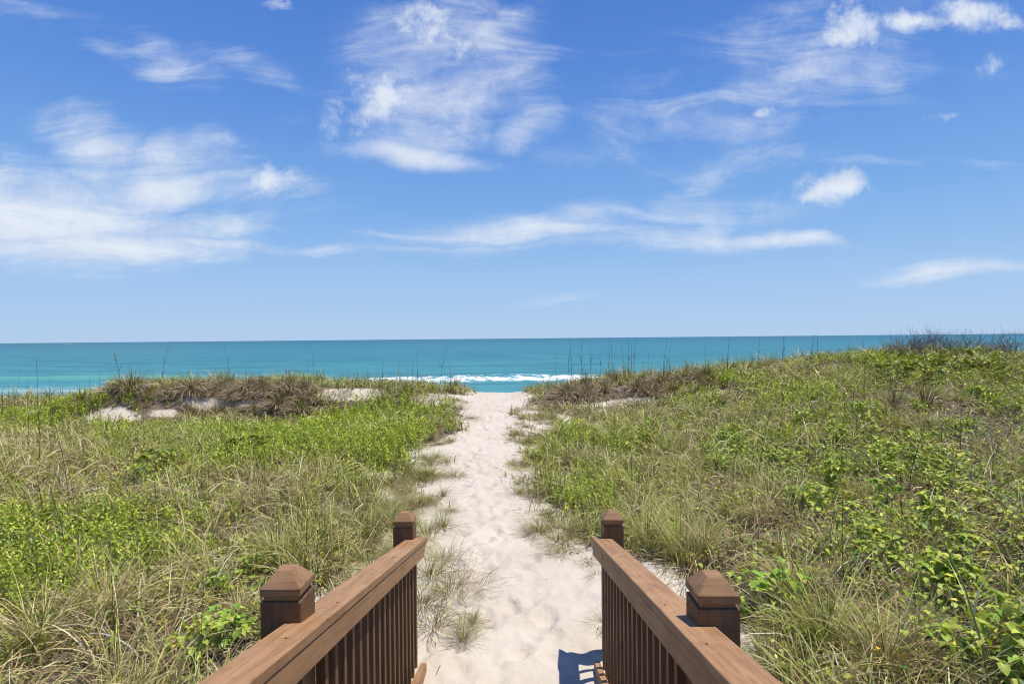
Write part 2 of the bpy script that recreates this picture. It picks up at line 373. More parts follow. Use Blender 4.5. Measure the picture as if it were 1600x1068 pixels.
def blades(P, L, W, az, t0, kap, col, K=4, tipcol=None):
    """ribbons of grass: base points P, length, width, azimuth, start tilt, total bend"""
    n = len(P); P = np.asarray(P, float)
    s = np.linspace(0, 1, K+1)
    th = t0[:, None]+kap[:, None]*(s[None, 1:]+s[None, :-1])/2
    dr = np.concatenate([np.zeros((n, 1)), np.cumsum(np.sin(th), 1)], 1)*(L/K)[:, None]
    dz = np.concatenate([np.zeros((n, 1)), np.cumsum(np.cos(th), 1)], 1)*(L/K)[:, None]
    cx, sx_ = np.cos(az)[:, None], np.sin(az)[:, None]
    cen = np.stack([P[:, :1]+dr*cx, P[:, 1:2]+dr*sx_, P[:, 2:3]+dz], -1)
    ww = (W[:, None]*.5)*(1-s[None, :]**2.2*.92)
    tw = RNG.uniform(-.9, .9, n)[:, None]
    side = np.stack([-sx_*np.cos(tw)*np.ones_like(ww), cx*np.cos(tw)*np.ones_like(ww), np.sin(tw)*np.ones_like(ww)], -1)*ww[..., None]
    V = np.stack([cen-side, cen+side], 2)[:, :, :, :]          # n,K+1,2,3
    V = np.concatenate([V[:, :K].reshape(n, 2*K, 3), cen[:, K:K+1]], 1)
    m = 2*K+1
    t = []
    for k in range(K-1): t += [(2*k, 2*k+1, 2*k+3), (2*k, 2*k+3, 2*k+2)]
    t.append((2*K-2, 2*K-1, 2*K))
    T = (np.array(t)[None]+(np.arange(n)*m)[:, None, None]).reshape(-1, 3)
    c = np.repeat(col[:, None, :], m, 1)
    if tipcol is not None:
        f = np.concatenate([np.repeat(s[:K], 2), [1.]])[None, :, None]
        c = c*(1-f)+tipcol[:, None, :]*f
    return V.reshape(-1, 3), T, c.reshape(-1, 3)

def leaves(P, L, W, az, pit, col, fold=.25, big=False, droop=.15):
    """folded leaves: base P, length, width, azimuth, pitch above horizontal"""
    n = len(P); P = np.asarray(P, float)
    if big:
        pr = np.array([(0, 0, 0), (.22, -.5, 1), (.22, 0, 0), (.22, .5, 1), (.62, -.46, 1), (.65, 0, 0), (.62, .46, 1), (1, 0, 0)], float)
        t = [(0, 2, 1), (0, 3, 2), (1, 2, 5), (1, 5, 4), (2, 3, 6), (2, 6, 5), (4, 5, 7), (5, 6, 7)]
    else:
        pr = np.array([(0, 0, 0), (.5, -.5, 1), (.5, .5, 1), (1, 0, 0)], float)
        t = [(0, 3, 1), (0, 2, 3)]
    u = pr[None, :, 0]*L[:, None]; v = pr[None, :, 1]*W[:, None]
    w = pr[None, :, 2]*(W*fold)[:, None]-droop*L[:, None]*pr[None, :, 0]**2
    cp, sp = np.cos(pit)[:, None], np.sin(pit)[:, None]; ca, sa = np.cos(az)[:, None], np.sin(az)[:, None]
    h = u*cp-w*sp; z = u*sp+w*cp
    V = np.stack([P[:, :1]+h*ca-v*sa, P[:, 1:2]+h*sa+v*ca, P[:, 2:3]+z], -1)
    m = len(pr)
    T = (np.array(t)[None]+(np.arange(n)*m)[:, None, None]).reshape(-1, 3)
    return V.reshape(-1, 3), T, np.repeat(col[:, None, :], m, 1).reshape(-1, 3)

def tube(pts, rad, col, sides=4):
    pts = np.asarray(pts, float); n = len(pts); V = []; T = []
    for i in range(n):
        d = pts[min(i+1, n-1)]-pts[max(i-1, 0)]; d = d/(np.linalg.norm(d)+1e-9)
        a = np.cross(d, (0.3, .9, .1)); a /= np.linalg.norm(a)+1e-9; b = np.cross(d, a)
        for k in range(sides):
            q = 2*math.pi*k/sides; V.append(pts[i]+rad[i]*(a*math.cos(q)+b*math.sin(q)))
    for i in range(n-1):
        for k in range(sides):
            A = i*sides+k; B = i*sides+(k+1) % sides; T += [(A, B, B+sides), (A, B+sides, A+sides)]
    return np.array(V), np.array(T), np.tile(np.array(col, float)[None], (len(V), 1))
def merge(parts):
    V = []; T = []; c = []; o = 0
    for (v, t, k) in parts:
        if len(v) == 0: continue
        V.append(v); T.append(t+o); c.append(k); o += len(v)
    return np.concatenate(V), np.concatenate(T), np.concatenate(c)

# scatter: candidate points inside what the photo can see (and a little more)
def cand(d0, d1, per_m2, margin=1.4):
    A = (d1-d0)*2*(.92*d1+margin)
    n = int(A*per_m2)
    D = RNG.uniform(d0, d1, n); X = RNG.uniform(-1, 1, n)*(.92*d1+margin)
    k = np.abs(X) < .92*D+margin
    return X[k], D[k]
def at_ground(X, D): return np.stack([X, D, terrain(X, D)-.02], 1)
BANDS = [(1.6, 5.5, 1.0, 1.0), (5.5, 8, .8, 1.15), (8, 12, .5, 1.5), (12, 21.5, .28, 2.1)]

# -- dry grass and green grass
def build_grass():
    dry, grn = [], []
    for (d0, d1, dens, wf) in BANDS:
        X, D = cand(d0, d1, 1250*dens)
        v = dense(X, D); sp = sparse(X, D)*.75*sstep(.47, .58, fbm(X, D, 1.9, 101))
        H = zone(HERB, X, D); G = zone(GRN, X, D); Y = zone(DRYZ, X, D); Br = zone(BROWN, X, D); Vi = zone(VINE, X, D)
        clump = fbm(X, D, 2.6, 111); cl2 = fbm(X, D, .6, 121)
        keep = RNG.random(len(X)) < np.maximum(v*(.16+.80*sstep(.44, .56, clump))*(1-.88*H)*(1-.55*Vi)*(1-.5*Br), sp*(1-H))
        X, D, H, G, Y, Br, cl, c2, v = [q[keep] for q in (X, D, H, G, Y, Br, clump, cl2, v)]
        pg = np.clip(.42+.45*G+.2*H-.45*Y-.5*Br+1.3*(c2-.5), .05, .92)
        isg = RNG.random(len(X)) < pg
        for flag, pal, store in ((False, PAL_DRY, dry), (True, PAL_GRN, grn)):
            k = isg == flag; x, d, br, y, cc = X[k], D[k], Br[k], Y[k], cl[k]; n = len(x)
            if not n: continue
            swirl = fbm(x, d, 1.6, 131)*5*math.pi
            az = swirl+RNG.normal(0, 1.5, n)
            hgt = (.48+.78*fbm(x, d, .9, 141))*(1-.35*br)
            edge = .45+.55*np.clip(v[k]*1.2, 0, 1)
            if flag:
                L = RNG.uniform(.24, .58, n)*hgt*edge; t0 = np.abs(RNG.normal(.35, .35, n)); kap = np.abs(RNG.normal(1.25, .8, n))
                W = RNG.uniform(.005, .0145, n)*wf; tip = pick(PAL_DRY, n, RNG)*.5+pick(pal, n, RNG)*.5
            else:
                L = RNG.uniform(.26, .68, n)*hgt*edge; t0 = np.abs(RNG.normal(.6, .45, n)); kap = np.abs(RNG.normal(2.0, .95, n))
                W = RNG.uniform(.004, .0125, n)*wf; tip = None
            col = pick(pal, n, RNG)
            if not flag:
                b = (RNG.random(n) < br*.9)[:, None]; col = np.where(b, pick(PAL_BRN, n, RNG), col)
            P = at_ground(x, d)
            if tip is None: tip = col.copy()
            col = col*np.where(RNG.random(n) < .65, .25, .6)[:, None]+np.array([.03, .02, .01])      # brown sheaths, with the shade of the gaps painted into each blade's foot
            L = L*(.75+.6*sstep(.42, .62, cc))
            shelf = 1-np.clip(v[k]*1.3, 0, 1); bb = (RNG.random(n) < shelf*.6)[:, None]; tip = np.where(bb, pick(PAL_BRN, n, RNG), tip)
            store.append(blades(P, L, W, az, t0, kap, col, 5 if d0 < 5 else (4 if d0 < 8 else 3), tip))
    X, D = cand(3.6, 12, 34); k = (RNG.random(len(X)) < .10+.90*sparse(X, D)) & (dense(X, D) < .5); X, D = X[k], D[k]; n = len(X)
    dry.append(blades(np.stack([X, D, ground_z(X, D)+.004], 1), RNG.uniform(.03, .16, n), RNG.uniform(.003, .006, n), RNG.uniform(0, 6.28, n), RNG.normal(1.5, .06, n), RNG.normal(.0, .25, n), pick(PAL_BRN, n, RNG, .25)*.8, 3))
    for nm, st, lab in (('dry_grass', dry, 'pale straw coloured dry grass tangled over both sides of the dune'), ('green_grass', grn, 'green dune grass growing through the dry grass on both sides of the path')):
        V, T, c = merge(st)
        o = bpy.data.objects.new(nm, tri_mesh(nm, V, T, c, M_GRASS)); link(o); tag(o, lab, 'grass', kind='stuff')
        print(nm, len(T))
build_grass()

# -- low leafy herbs (sprigs with small leaves) as one ground cover
def build_herb():
    out = []
    for (d0, d1, dens, wf) in ((1.6, 5.5, 1.0, 1.0), (5.5, 9, .8, 1.15), (9, 13, .62, 1.4), (13, 21, .42, 1.9)):
        X, D = cand(d0, d1, 330*dens)
        v = dense(X, D); H = zone(HERB, X, D); Br = zone(BROWN, X, D)
        pat = fbm(X, D, 1.2, 151)
        keep = RNG.random(len(X)) < v*np.clip(H*1.5*sstep(.28, .42, pat)+.17*sstep(.50, .64, pat)*(1-Br), 0, 1)
        X, D, H = X[keep], D[keep], H[keep]; n = len(X)
        G0 = at_ground(X, D); hh = RNG.uniform(.12, .30, n)*(.8+.85*H)*(.7+.7*fbm(X, D, 1.3, 161))
        tone = pick(PAL_HERB, n, RNG, .12)
        m = 9 if d0 < 9 else 7
        for j in range(m):
            f = (j+.6)/m; az = RNG.uniform(0, 6.28, n)
            P = G0+np.stack([RNG.normal(0, .018, n), RNG.normal(0, .018, n), hh*(.35+.65*f)], 1)
            out.append(leaves(P, RNG.uniform(.030, .056, n)*wf**.7, RNG.uniform(.015, .024, n)*wf**.8, az, RNG.normal(.35+.5*f, .3, n), np.clip(tone*RNG.normal(1, .14, (n, 1)), .01, .9), .25))
        out.append(blades(G0, hh, np.full(n, .004)*wf, RNG.uniform(0, 6.28, n), np.abs(RNG.normal(0, .15, n)), RNG.normal(0, .2, n), tone*.8, 2))
    # tiny yellow blossoms scattered among them
    X, D = cand(3, 16, 1.3); k = RNG.random(len(X)) < dense(X, D)*(.15+zone(HERB, X, D)); X, D = X[k], D[k]; n = len(X)
    for j in range(5):
        P = at_ground(X, D)+np.stack([np.zeros(n), np.zeros(n), RNG.uniform(.22, .36, n)], 1)
        out.append(leaves(P, np.full(n, .022), np.full(n, .016), np.full(n, j*1.256), RNG.normal(.4, .1, n), np.tile([[.85, .55, .03]], (n, 1)), .1))
    V, T, c = merge(out); print('herb', len(T))
    o = bpy.data.objects.new('leafy_ground_cover', tri_mesh('leafy_ground_cover', V, T, c, M_LEAF)); link(o)
    tag(o, 'bright green small leaved ground cover carpeting patches of the dune', 'ground cover', kind='stuff')
build_herb()

# -- broad leaved vines running through the grass, background carpet
def build_vines():
    out = []
    for (d0, d1, dens, wf, big) in ((1.6, 5, 1.0, 1.0, True), (5, 9, .9, 1.05, True), (9, 20.5, .7, 1.25, False)):
        X, D = cand(d0, d1, 330*dens)
        v = dense(X, D); Vz = zone(VINE, X, D); pat = fbm(X, D, 1.5, 171)
        right = sstep(1.5, 4, X)
        keep = RNG.random(len(X)) < v*np.clip(Vz*1.1*sstep(.40, .54, pat)+.17*right*sstep(.52, .62, pat), 0, 1)
        X, D, Vz = X[keep], D[keep], Vz[keep]; n = len(X)
        if n == 0: continue
        hz = (.10+.42*fbm(X, D, 1.8, 181))*(.6+.5*Vz)
        far = D > 9
        P = at_ground(X, D)+np.stack([np.zeros(n), np.zeros(n), hz+RNG.uniform(-.12, .06, n)], 1)
        s = RNG.uniform(.030, .066, n)*wf*np.where(far, .8, 1)
        out.append(leaves(P, s, s*RNG.uniform(.65, .9, n), RNG.uniform(0, 6.28, n), RNG.normal(.05, .5, n), pick(PAL_VINE, n, RNG, .15, [.26, .28, .18, .14, .04, .10]), RNG.uniform(.1, .3, n), big))
    # a lower storey of small leaves under the grass, darkened for shade in gaps
    for (d0, d1, dens, wf) in ((1.6, 5, 1.0, 1.0), (5, 9, .8, 1.15), (9, 20.5, .42, 1.6)):
        X, D = cand(d0, d1, 620*dens); v = dense(X, D); pat = fbm(X, D, .9, 191); right = sstep(1.2, 3.5, X)
        keep = RNG.random(len(X)) < v*(.18+.34*right+.35*zone(VINE, X, D))*sstep(.40, .58, pat)*(1-zone(BROWN, X, D))*(1-zone(DRYZ, X, D)*.6)
        X, D = X[keep], D[keep]; n = len(X)
        P = at_ground(X, D)+np.stack([np.zeros(n), np.zeros(n), RNG.uniform(.04, .26, n)*(.6+.8*pat[keep])], 1); s = RNG.uniform(.022, .048, n)*wf
        out.append(leaves(P, s, s*RNG.uniform(.5, .85, n), RNG.uniform(0, 6.28, n), RNG.normal(.15, .5, n), pick(PAL_VINE, n, RNG, .2, [.28, .18, .30, .08, .03, .13])*.8, .2, d0 < 9))
    V, T, c = merge(out); print('vine', len(T))
    o = bpy.data.objects.new('broad_leaved_vines', tri_mesh('broad_leaved_vines', V, T, c, M_LEAF)); link(o)
    tag(o, 'creeping vines with broad green leaves woven through the grass, thickest at right', 'vines', kind='stuff')
build_vines()

# ------------------------------------------------------------------ single plants
def mk(name, geo, mat): return tri_mesh(name, *geo, mat)
def tussock_geo(rng, n, h, spread, pal, palw=None, arch=1.2, wid=.006, green=.25, foot=.5):
    a = rng.uniform(0, 6.28, n); r = np.abs(rng.normal(0, spread, n))
    P = np.stack([r*np.cos(a), r*np.sin(a), -.03-0*r], 1)
    L = rng.uniform(.55, 1.15, n)*h
    t0 = np.clip(r/spread*.25+np.abs(rng.normal(.15, .2, n)), 0, 1.3); kap = np.abs(rng.normal(arch, .5, n))
    col = pick(pal, n, rng, .15, palw)
    g = (rng.random(n) < green); col[g] = pick(PAL_GRN, g.sum(), rng)*.9
    kap = np.where(g, kap*.45, kap)
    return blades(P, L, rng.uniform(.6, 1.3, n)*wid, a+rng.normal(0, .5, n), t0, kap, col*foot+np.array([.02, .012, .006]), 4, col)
PAL_TAN = np.array([(.52, .39, .26), (.62, .49, .33), (.36, .25, .17), (.72, .60, .42), (.42, .34, .20), (.30, .21, .15)])
TUSS = [mk('tussock_blades', merge([tussock_geo(np.random.default_rng(200+i), 230, .46, .15, PAL_TAN, None, 1.9, .013, .0, .75), tussock_geo(np.random.default_rng(240+i), 60+20*(i % 3), .50, .07, np.array([(.20, .17, .09), (.15, .13, .07), (.30, .27, .10), (.22, .22, .07)]), None, .5, .013, .0)]), M_GRASS) for i in range(5)]
TUFT = [mk('tuft_blades', tussock_geo(np.random.default_rng(300+i), 120+30*i, .40, .06+.025*i, PAL_TUF, None, 1.5+.2*i, .0048, .42), M_GRASS) for i in range(5)]
TUFTD = [mk('tuft_blades_dry', tussock_geo(np.random.default_rng(320+i), 130+40*i, .38, .08+.03*i, PAL_TUF, None, 2.3, .0046, .15), M_GRASS) for i in range(4)]
BUNCH = [mk('bunch_blades', tussock_geo(np.random.default_rng(340+i), 210, .66, .09, PAL_DRY, None, 1.25, .0065, .75 if i % 2 else .25), M_GRASS) for i in range(6)]

def place(name, me, x, d, s, sz, rz, label, cat, group, dz=0):
    o = bpy.data.objects.new(name, me); link(o)
    o.location = (x, d, float(terrain(x, d))+dz); o.scale = (s, s, sz); o.rotation_euler = (0, 0, rz)
    return tag(o, label, cat, group)

rp = random.Random(17)
# tussocks on the two dune crests
n = 0
for (x0, x1, cnt, side) in ((-13.2, -6.0, 76, 'left'), (1.2, 6.2, 60, 'right')):
    for k in range(cnt):
        x = rp.uniform(x0, x1); d = rp.choice([rp.uniform(17.2, 18.6), rp.uniform(16.6, 17.6)])
        if d < 17.5 and float(dense(np.array([x]), np.array([d]))[0]) < .2: d = rp.uniform(17.2, 18.6)
        s = rp.uniform(.45, 1.25)
        place('grass_tussock', rp.choice(TUSS), x, d, s, s*rp.uniform(.75, 1.05), rp.uniform(0, 6.28),
              'brown dried grass tussock crowded with others on the crest of the %s dune' % side, 'grass tussock', 'brown tussocks along the %s dune crest' % side)
for (px, py, s, lab) in ((205, 605, 1.75, 'large shaggy brown tussock with olive top, leftmost big mound of the left dune crest'),
                         (300, 606, 1.6, 'shaggy brown tussock mound on the left crest above a bare sand face'),
                         (385, 604, 1.45, 'spiky brown tussock mound near the right end of the left crest'),
                         (452, 606, 1.45, 'upright brown tussock at the right end of the left crest beside open sand'),
                         (636, 604, 1.1, 'lone dark spiky tussock on pale sand left of the path crest'),
                         (1075, 582, 1.3, 'dark brown dome shaped tussock directly above the bare sand patch on the right crest'),
                         (1035, 592, 1.4, 'dark brown sagging tussock left of the bare sand patch on the right crest'),
                         (1445, 628, 1.3, 'large faded straw tussock among leafy vines high on the right slope'),
                         (1395, 634, 1.1, 'faded grey brown tussock with a dark hollow high on the right slope')):
    p = at(px, py, .12) or ((px-800)*18/F, 18.0)
    place('grass_tussock', TUSS[rp.randrange(5)], p[0], p[1], s*.9, s*1.05, rp.uniform(0, 6), lab, 'grass tussock', None)
# crest fringe of upright green blades
FR = [mk('fringe_blades', tussock_geo(np.random.default_rng(360+i), 55, .44, .10, PAL_GRN*.55, None, .30, .008, .3), M_GRASS) for i in range(4)]
for (x0, x1, cnt, zz, nm) in ((-13, -6, 34, 1, 'left dune crest'), (-6, -1.2, 34, 1, 'low sandy crest by the path'), (.2, 6.4, 46, 1, 'right dune crest'), (6.4, 13, 36, 1, 'upper right slope')):
    for k in range(cnt):
        x = rp.uniform(x0, x1); d = rp.uniform(18.6, 19.8); s = rp.uniform(.55, 1.15)
        place('grass_tuft', rp.choice(FR), x, d, s*rp.uniform(.6, 1), s*rp.uniform(.7, 1.7), rp.uniform(0, 6.28), 'thin upright green grass tuft against the sea on the %s' % nm, 'grass tuft', 'upright tufts on the %s' % nm)

# tufts at the edges of the path, each where the photo shows it (px, py of the root, size, kind)
TU = [(668, 905, 1.0, 0, 'green grass tuft right behind the far left railing post'), (655, 950, .9, 0, 'grass tuft hugging the balusters of the left railing'), (690, 880, .8, 1, 'straw coloured tuft with seed litter beside the far left post'),
      (700, 925, 1.0, 1, 'low dry tuft fanning onto the path beside the left railing'), (672, 985, .9, 1, 'dry sprawling tuft at the foot of the left railing'), (718, 1000, .55, 0, 'small green sprig standing alone on sand near the left railing'), (735, 975, .5, 1, 'small dry sprig with one long blade lying on the path sand'),
      (660, 840, .9, 0, 'olive tuft just above the far left post cap'), (690, 825, .8, 0, 'loose olive tuft on the left path edge above the left post'), (640, 860, .8, 0, 'green tuft left of the far left post'), (610, 830, .9, 0, 'olive tuft on thin sand left of the far left post'),
      (650, 790, .9, 1, 'brown green tuft on the sand shelf left of the path'), (690, 775, .6, 0, 'small tuft with a curling blade on the left path edge'), (670, 745, .95, 0, 'dense olive tuft below the green mat by the path'), (640, 740, .95, 0, 'dense olive tuft below the left end of the green mat'),
      (610, 760, .9, 1, 'brown tuft in the open sand left of the path'), (705, 745, .9, 1, 'tuft with long blades arching right onto the path below the green mat'), (590, 800, .9, 0, 'green brown tuft on the left sand shelf beside denser grass'),
      (560, 830, .9, 0, 'green tuft at the edge of the left meadow above the sand strip'), (735, 655, .7, 1, 'dry tuft on the path edge right of the green mat'), (720, 640, .8, 0, 'olive tuft at the path edge behind the green mat'),
      (850, 705, .8, 0, 'olive tuft on the right path edge over bare sand'), (835, 690, .75, 1, 'arching yellow tuft leaning onto the path from the right'), (870, 680, .9, 0, 'brown green tuft on sand at the right side of the path'), (805, 680, .6, 1, 'lone arching tuft furthest into the path on the right side'),
      (860, 655, .8, 0, 'brown tuft on the sand ledge right of the path crest'), (838, 655, .7, 0, 'spindly tuft on the sand ledge right of the path crest'), (812, 770, .6, 0, 'small spiky green sprout on the right path edge'), (835, 778, .8, 1, 'dry tuft spreading from the right bank onto the path'),
      (845, 830, .9, 1, 'wide arching tuft sprawling left over the path from the right bank'), (835, 835, .7, 0, 'green arching tuft on the right bank reaching over the path'), (878, 850, .8, 1, 'flattened dry tuft over dark litter on the right bank'), (905, 835, .9, 0, 'green tuft in front of the right meadow left of the far right post'),
      (925, 840, .9, 0, 'green upright tuft directly left of the far right post'), (868, 868, .5, 1, 'tiny dark dry tuft on the sand before the right bank'), (915, 880, .45, 1, 'small dry sprig left of the end of the right handrail'), (930, 905, .4, 1, 'little yellow sprig on sand below the end of the right handrail'),
      (938, 980, .5, 1, 'thin flattened sprig reaching from under the right railing onto the sand'), (960, 850, .8, 0, 'upright tuft directly behind the far right post'), (1000, 870, .8, 0, 'green tuft in the sand strip behind the right railing'), (1030, 900, .5, 1, 'thin arched tuft on the sand strip outside the right railing'),
      (1185, 960, .9, 0, 'green tuft rising right of the near right post'), (1215, 1000, .9, 0, 'tall green tuft in sand outside the right railing'), (1200, 1050, .8, 0, 'green tuft at the lowest part of the sand strip outside the right railing'), (1240, 1050, .9, 1, 'arched pale tuft leaning over the sand strip outside the right railing'),
      (1165, 905, .5, 0, 'little tuft directly right of the near right post cap'), (575, 880, .8, 0, 'green tuft on the sand strip outside the left railing'), (540, 885, .6, 1, 'thin dry tuft on the sand strip outside the left railing'), (505, 905, .5, 0, 'small weedy tuft near the near left post on the sand strip'),
      (700, 800, .5, 1, 'small dry tuft at the left path edge above the railing'), (600, 700, .7, 1, 'dry tuft cutting into the lower edge of the green mat')]
for i, (px, py, s, kd, lab) in enumerate(TU):
    p = at(px, py, 0)
    if not p: continue
    o = place('grass_tuft', (TUFTD if kd else TUFT)[i % 4], p[0], p[1], s*1.15, s*1.1, rp.uniform(0, 6.28), lab, 'grass tuft', None); o.rotation_euler[0] = rp.uniform(-.25, .25); o.rotation_euler[1] = rp.uniform(-.25, .25)
for (zn, cnt, d0, d1, sd) in (('on the sandy shelf left of the path', 58, 4.6, 12, -1), ('on the sandy edge right of the path', 34, 5.6, 16, 1)):
    c_ = 0; t_ = 0
    while c_ < cnt and t_ < 4000:
        t_ += 1; d = rp.uniform(d0, d1); x = sd*rp.uniform(.0, 2.6); a_ = np.array([x]); b_ = np.array([d])
        if float(sparse(a_, b_)[0]) < .6 or float(dense(a_, b_)[0]) > .6: continue
        s = rp.uniform(.4, .95); o = place('grass_tuft', rp.choice(TUFT+TUFTD+TUFTD), x, d, s, s*rp.uniform(.7, 1.2), rp.uniform(0, 6.28), 'small wispy olive brown tuft among many %s' % zn, 'grass tuft', 'wispy tufts %s' % zn, -.01)
        o.rotation_euler[0] = rp.uniform(-.35, .35); o.rotation_euler[1] = rp.uniform(-.35, .35); c_ += 1
# larger bunches standing out of the meadow
k = 0
for (zn, cnt, x0, x1, d0, d1) in (('left meadow', 40, -9, -2.2, 2.8, 14), ('right meadow', 80, 1.4, 12, 3.0, 15)):
    c_ = 0
    while c_ < cnt:
        d = rp.uniform(d0**.6, d1**.6)**(1/.6); x = rp.uniform(x0, x1)
        if abs(x) > .9*d+.5 or float(dense(np.array([x]), np.array([d]))[0]) < .8: continue
        h_ = float(zone(HERB, np.array([x]), np.array([d]))[0])
        if h_ > .7: continue
        g_ = float(zone(GRN, np.array([x]), np.array([d]))[0]) > .3
        me = BUNCH[rp.choice([1, 3, 5]) if (g_ or rp.random() < .6) else rp.choice([0, 2, 4])]
        gr = me in (BUNCH[1], BUNCH[3], BUNCH[5]); s = rp.uniform(.5, .85)
        w_ = 'green' if gr else 'straw coloured'
        place('grass_bunch', me, x, d, s, s*rp.uniform(.7, 1.0), rp.uniform(0, 6.28), 'arching %s grass bunch standing out of the %s' % (w_, zn), 'grass bunch', '%s grass bunches in the %s' % (w_, zn)); c_ += 1
for (px, py, i, s, lab) in ((1060, 870, 1, 1.1, 'big green grass bunch with a dark brown skirt behind the right railing'), (1010, 850, 3, .9, 'green grass bunch behind the far right post at the meadow edge'), (1290, 1000, 3, 1.1, 'big green grass bunch arching over the lower right sand strip'),
                            (1240, 930, 0, 1.0, 'dark brown drooping grass bunch right of the near right post'), (1380, 1040, 4, 1.1, 'long pale arching grass bunch at the bottom right'), (1100, 860, 2, .9, 'brown tangled grass bunch above the near right post'),
                            (60, 1000, 2, 1.1, 'long straw grass bunch arching over in the bottom left corner'), (160, 960, 4, 1.0, 'pale straw grass bunch left of the yellow green leaves'), (430, 870, 1, .8, 'green grass bunch behind the near left post cap'), (500, 850, 3, .8, 'green olive grass bunch at the left meadow edge above the sand')):
    p = at(px, py, .05)
    place('grass_bunch', BUNCH[i], p[0], p[1], s, s, rp.uniform(0, 6), lab, 'grass bunch', None)

# leafy vine plants with big leaves: stems + leaves
def vine_geo(rng, n, r, h, size, pal, w=None):
    parts = []
    for k in range(n):
        a = rng.uniform(0, 6.28); rr = r*math.sqrt(rng.random()); top = np.array([rr*math.cos(a), rr*math.sin(a), h*rng.uniform(.45, 1)*(1-.35*rr/r)])
        mid = top*.5+np.array([rng.normal(0, .02), rng.normal(0, .02), .03])
        parts.append(tube([np.array([top[0]*.35, top[1]*.35, 0]), mid, top], [.003, .0022, .0016], (.24, .30, .07), 3))
        col = pick(pal, 3, rng, .12, w)
        L = rng.uniform(.75, 1.2, 3)*size; az = a+np.array([0, 2.1, -2.1])+rng.normal(0, .4, 3)
        parts.append(leaves(np.tile(top[None], (3, 1)), L, L*rng.uniform(.6, .8, 3), az, rng.normal(-.05, .45, 3), col, .22, True, .3))
    return merge(parts)
PAL_LIME = np.array([(.38, .50, .06), (.50, .56, .08), (.28, .44, .05), (.22, .36, .05)])
VG = [mk('vine_leaves', vine_geo(np.random.default_rng(400+i), 24, .20, .42, .060, PAL_VINE, [.26, .3, .14, .18, .04, .08]), M_LEAF) for i in range(4)]
VL = [mk('vine_leaves_lime', vine_geo(np.random.default_rng(420+i), 22, .18, .40, .062, PAL_LIME), M_LEAF) for i in range(2)]
VD = [mk('vine_leaves_dark', vine_geo(np.random.default_rng(430+i), 18, .24, .42, .085, PAL_VINE*.62), M_LEAF) for i in range(2)]
for (px, py, me, s, lab) in ((345, 990, VL[0], 1.0, 'yellow green broad leaved plant beside the left handrail'), (335, 915, VL[1], .75, 'small lime leaved plant above the yellow green one by the left handrail'), (295, 1015, VG[0], .8, 'green broad leaved plant left of the yellow green one'),
                             (385, 880, VL[1], .6, 'lime leaved sprig left of the near left post cap'), (240, 728, VD[0], 1.3, 'dark green leaved plant alone in the dry left meadow'), (385, 705, VD[1], 1.4, 'dark green leaved clump under the green strip of the left meadow'), (210, 742, VG[1], 1.0, 'green leaved plant just left of the dark one in the dry left meadow'),
                             (1120, 915, VL[0], .55, 'lime leaved sprig directly behind the near right post cap'), (1150, 950, VL[1], .55, 'lime leaved sprig at the right side of the near right post'), (1050, 830, VG[2], .6, 'green leaved sprig in the grass above the right railing'),
                             (830, 712, VG[3], .7, 'low green leaved plant at the right edge of the path'), (1545, 1050, VG[0], 1.25, 'big leaved green vine plant in the bottom right corner'), (1590, 1000, VG[1], 1.2, 'big leaved vine plant at the right edge just above the corner'), (1120, 640, VD[0], 1.2, 'dark leaved shrub on the right slope under the bare sand patch')):
    p = at(px, py, .12)
    place('leafy_plant', me, p[0], p[1], s, s, rp.uniform(0, 6), lab, 'leafy plant', None)
c_ = 0
while c_ < 75:
    d = rp.uniform(2.6, 12); x = rp.uniform(1.9, 11)
    if abs(x) > .9*d+.5 or float(dense(np.array([x]), np.array([d]))[0]) < .8: continue
    if rp.random() > float(zone(VINE, np.array([x]), np.array([d]))[0])+.06: continue
    s = rp.uniform(.75, 1.2); place('leafy_plant', rp.choice(VG+VG+VG+VL), x, d, s, s*rp.uniform(.8, 1.15), rp.uniform(0, 6), 'broad leaved vine plant rising through the tangle of the right meadow', 'leafy plant', 'broad leaved plants of the right meadow'); c_ += 1

for k in range(22):
    d = rp.uniform(13.5, 17.8); x = d*rp.uniform(.66, .93); s = rp.uniform(1.1, 1.7)
    place('leafy_plant', rp.choice(VD), x, d, s, s*rp.uniform(.7, 1), rp.uniform(0, 6), 'dark green leafy plant in the thicket high on the far right slope', 'leafy plant', 'dark leafy plants of the far right thicket')
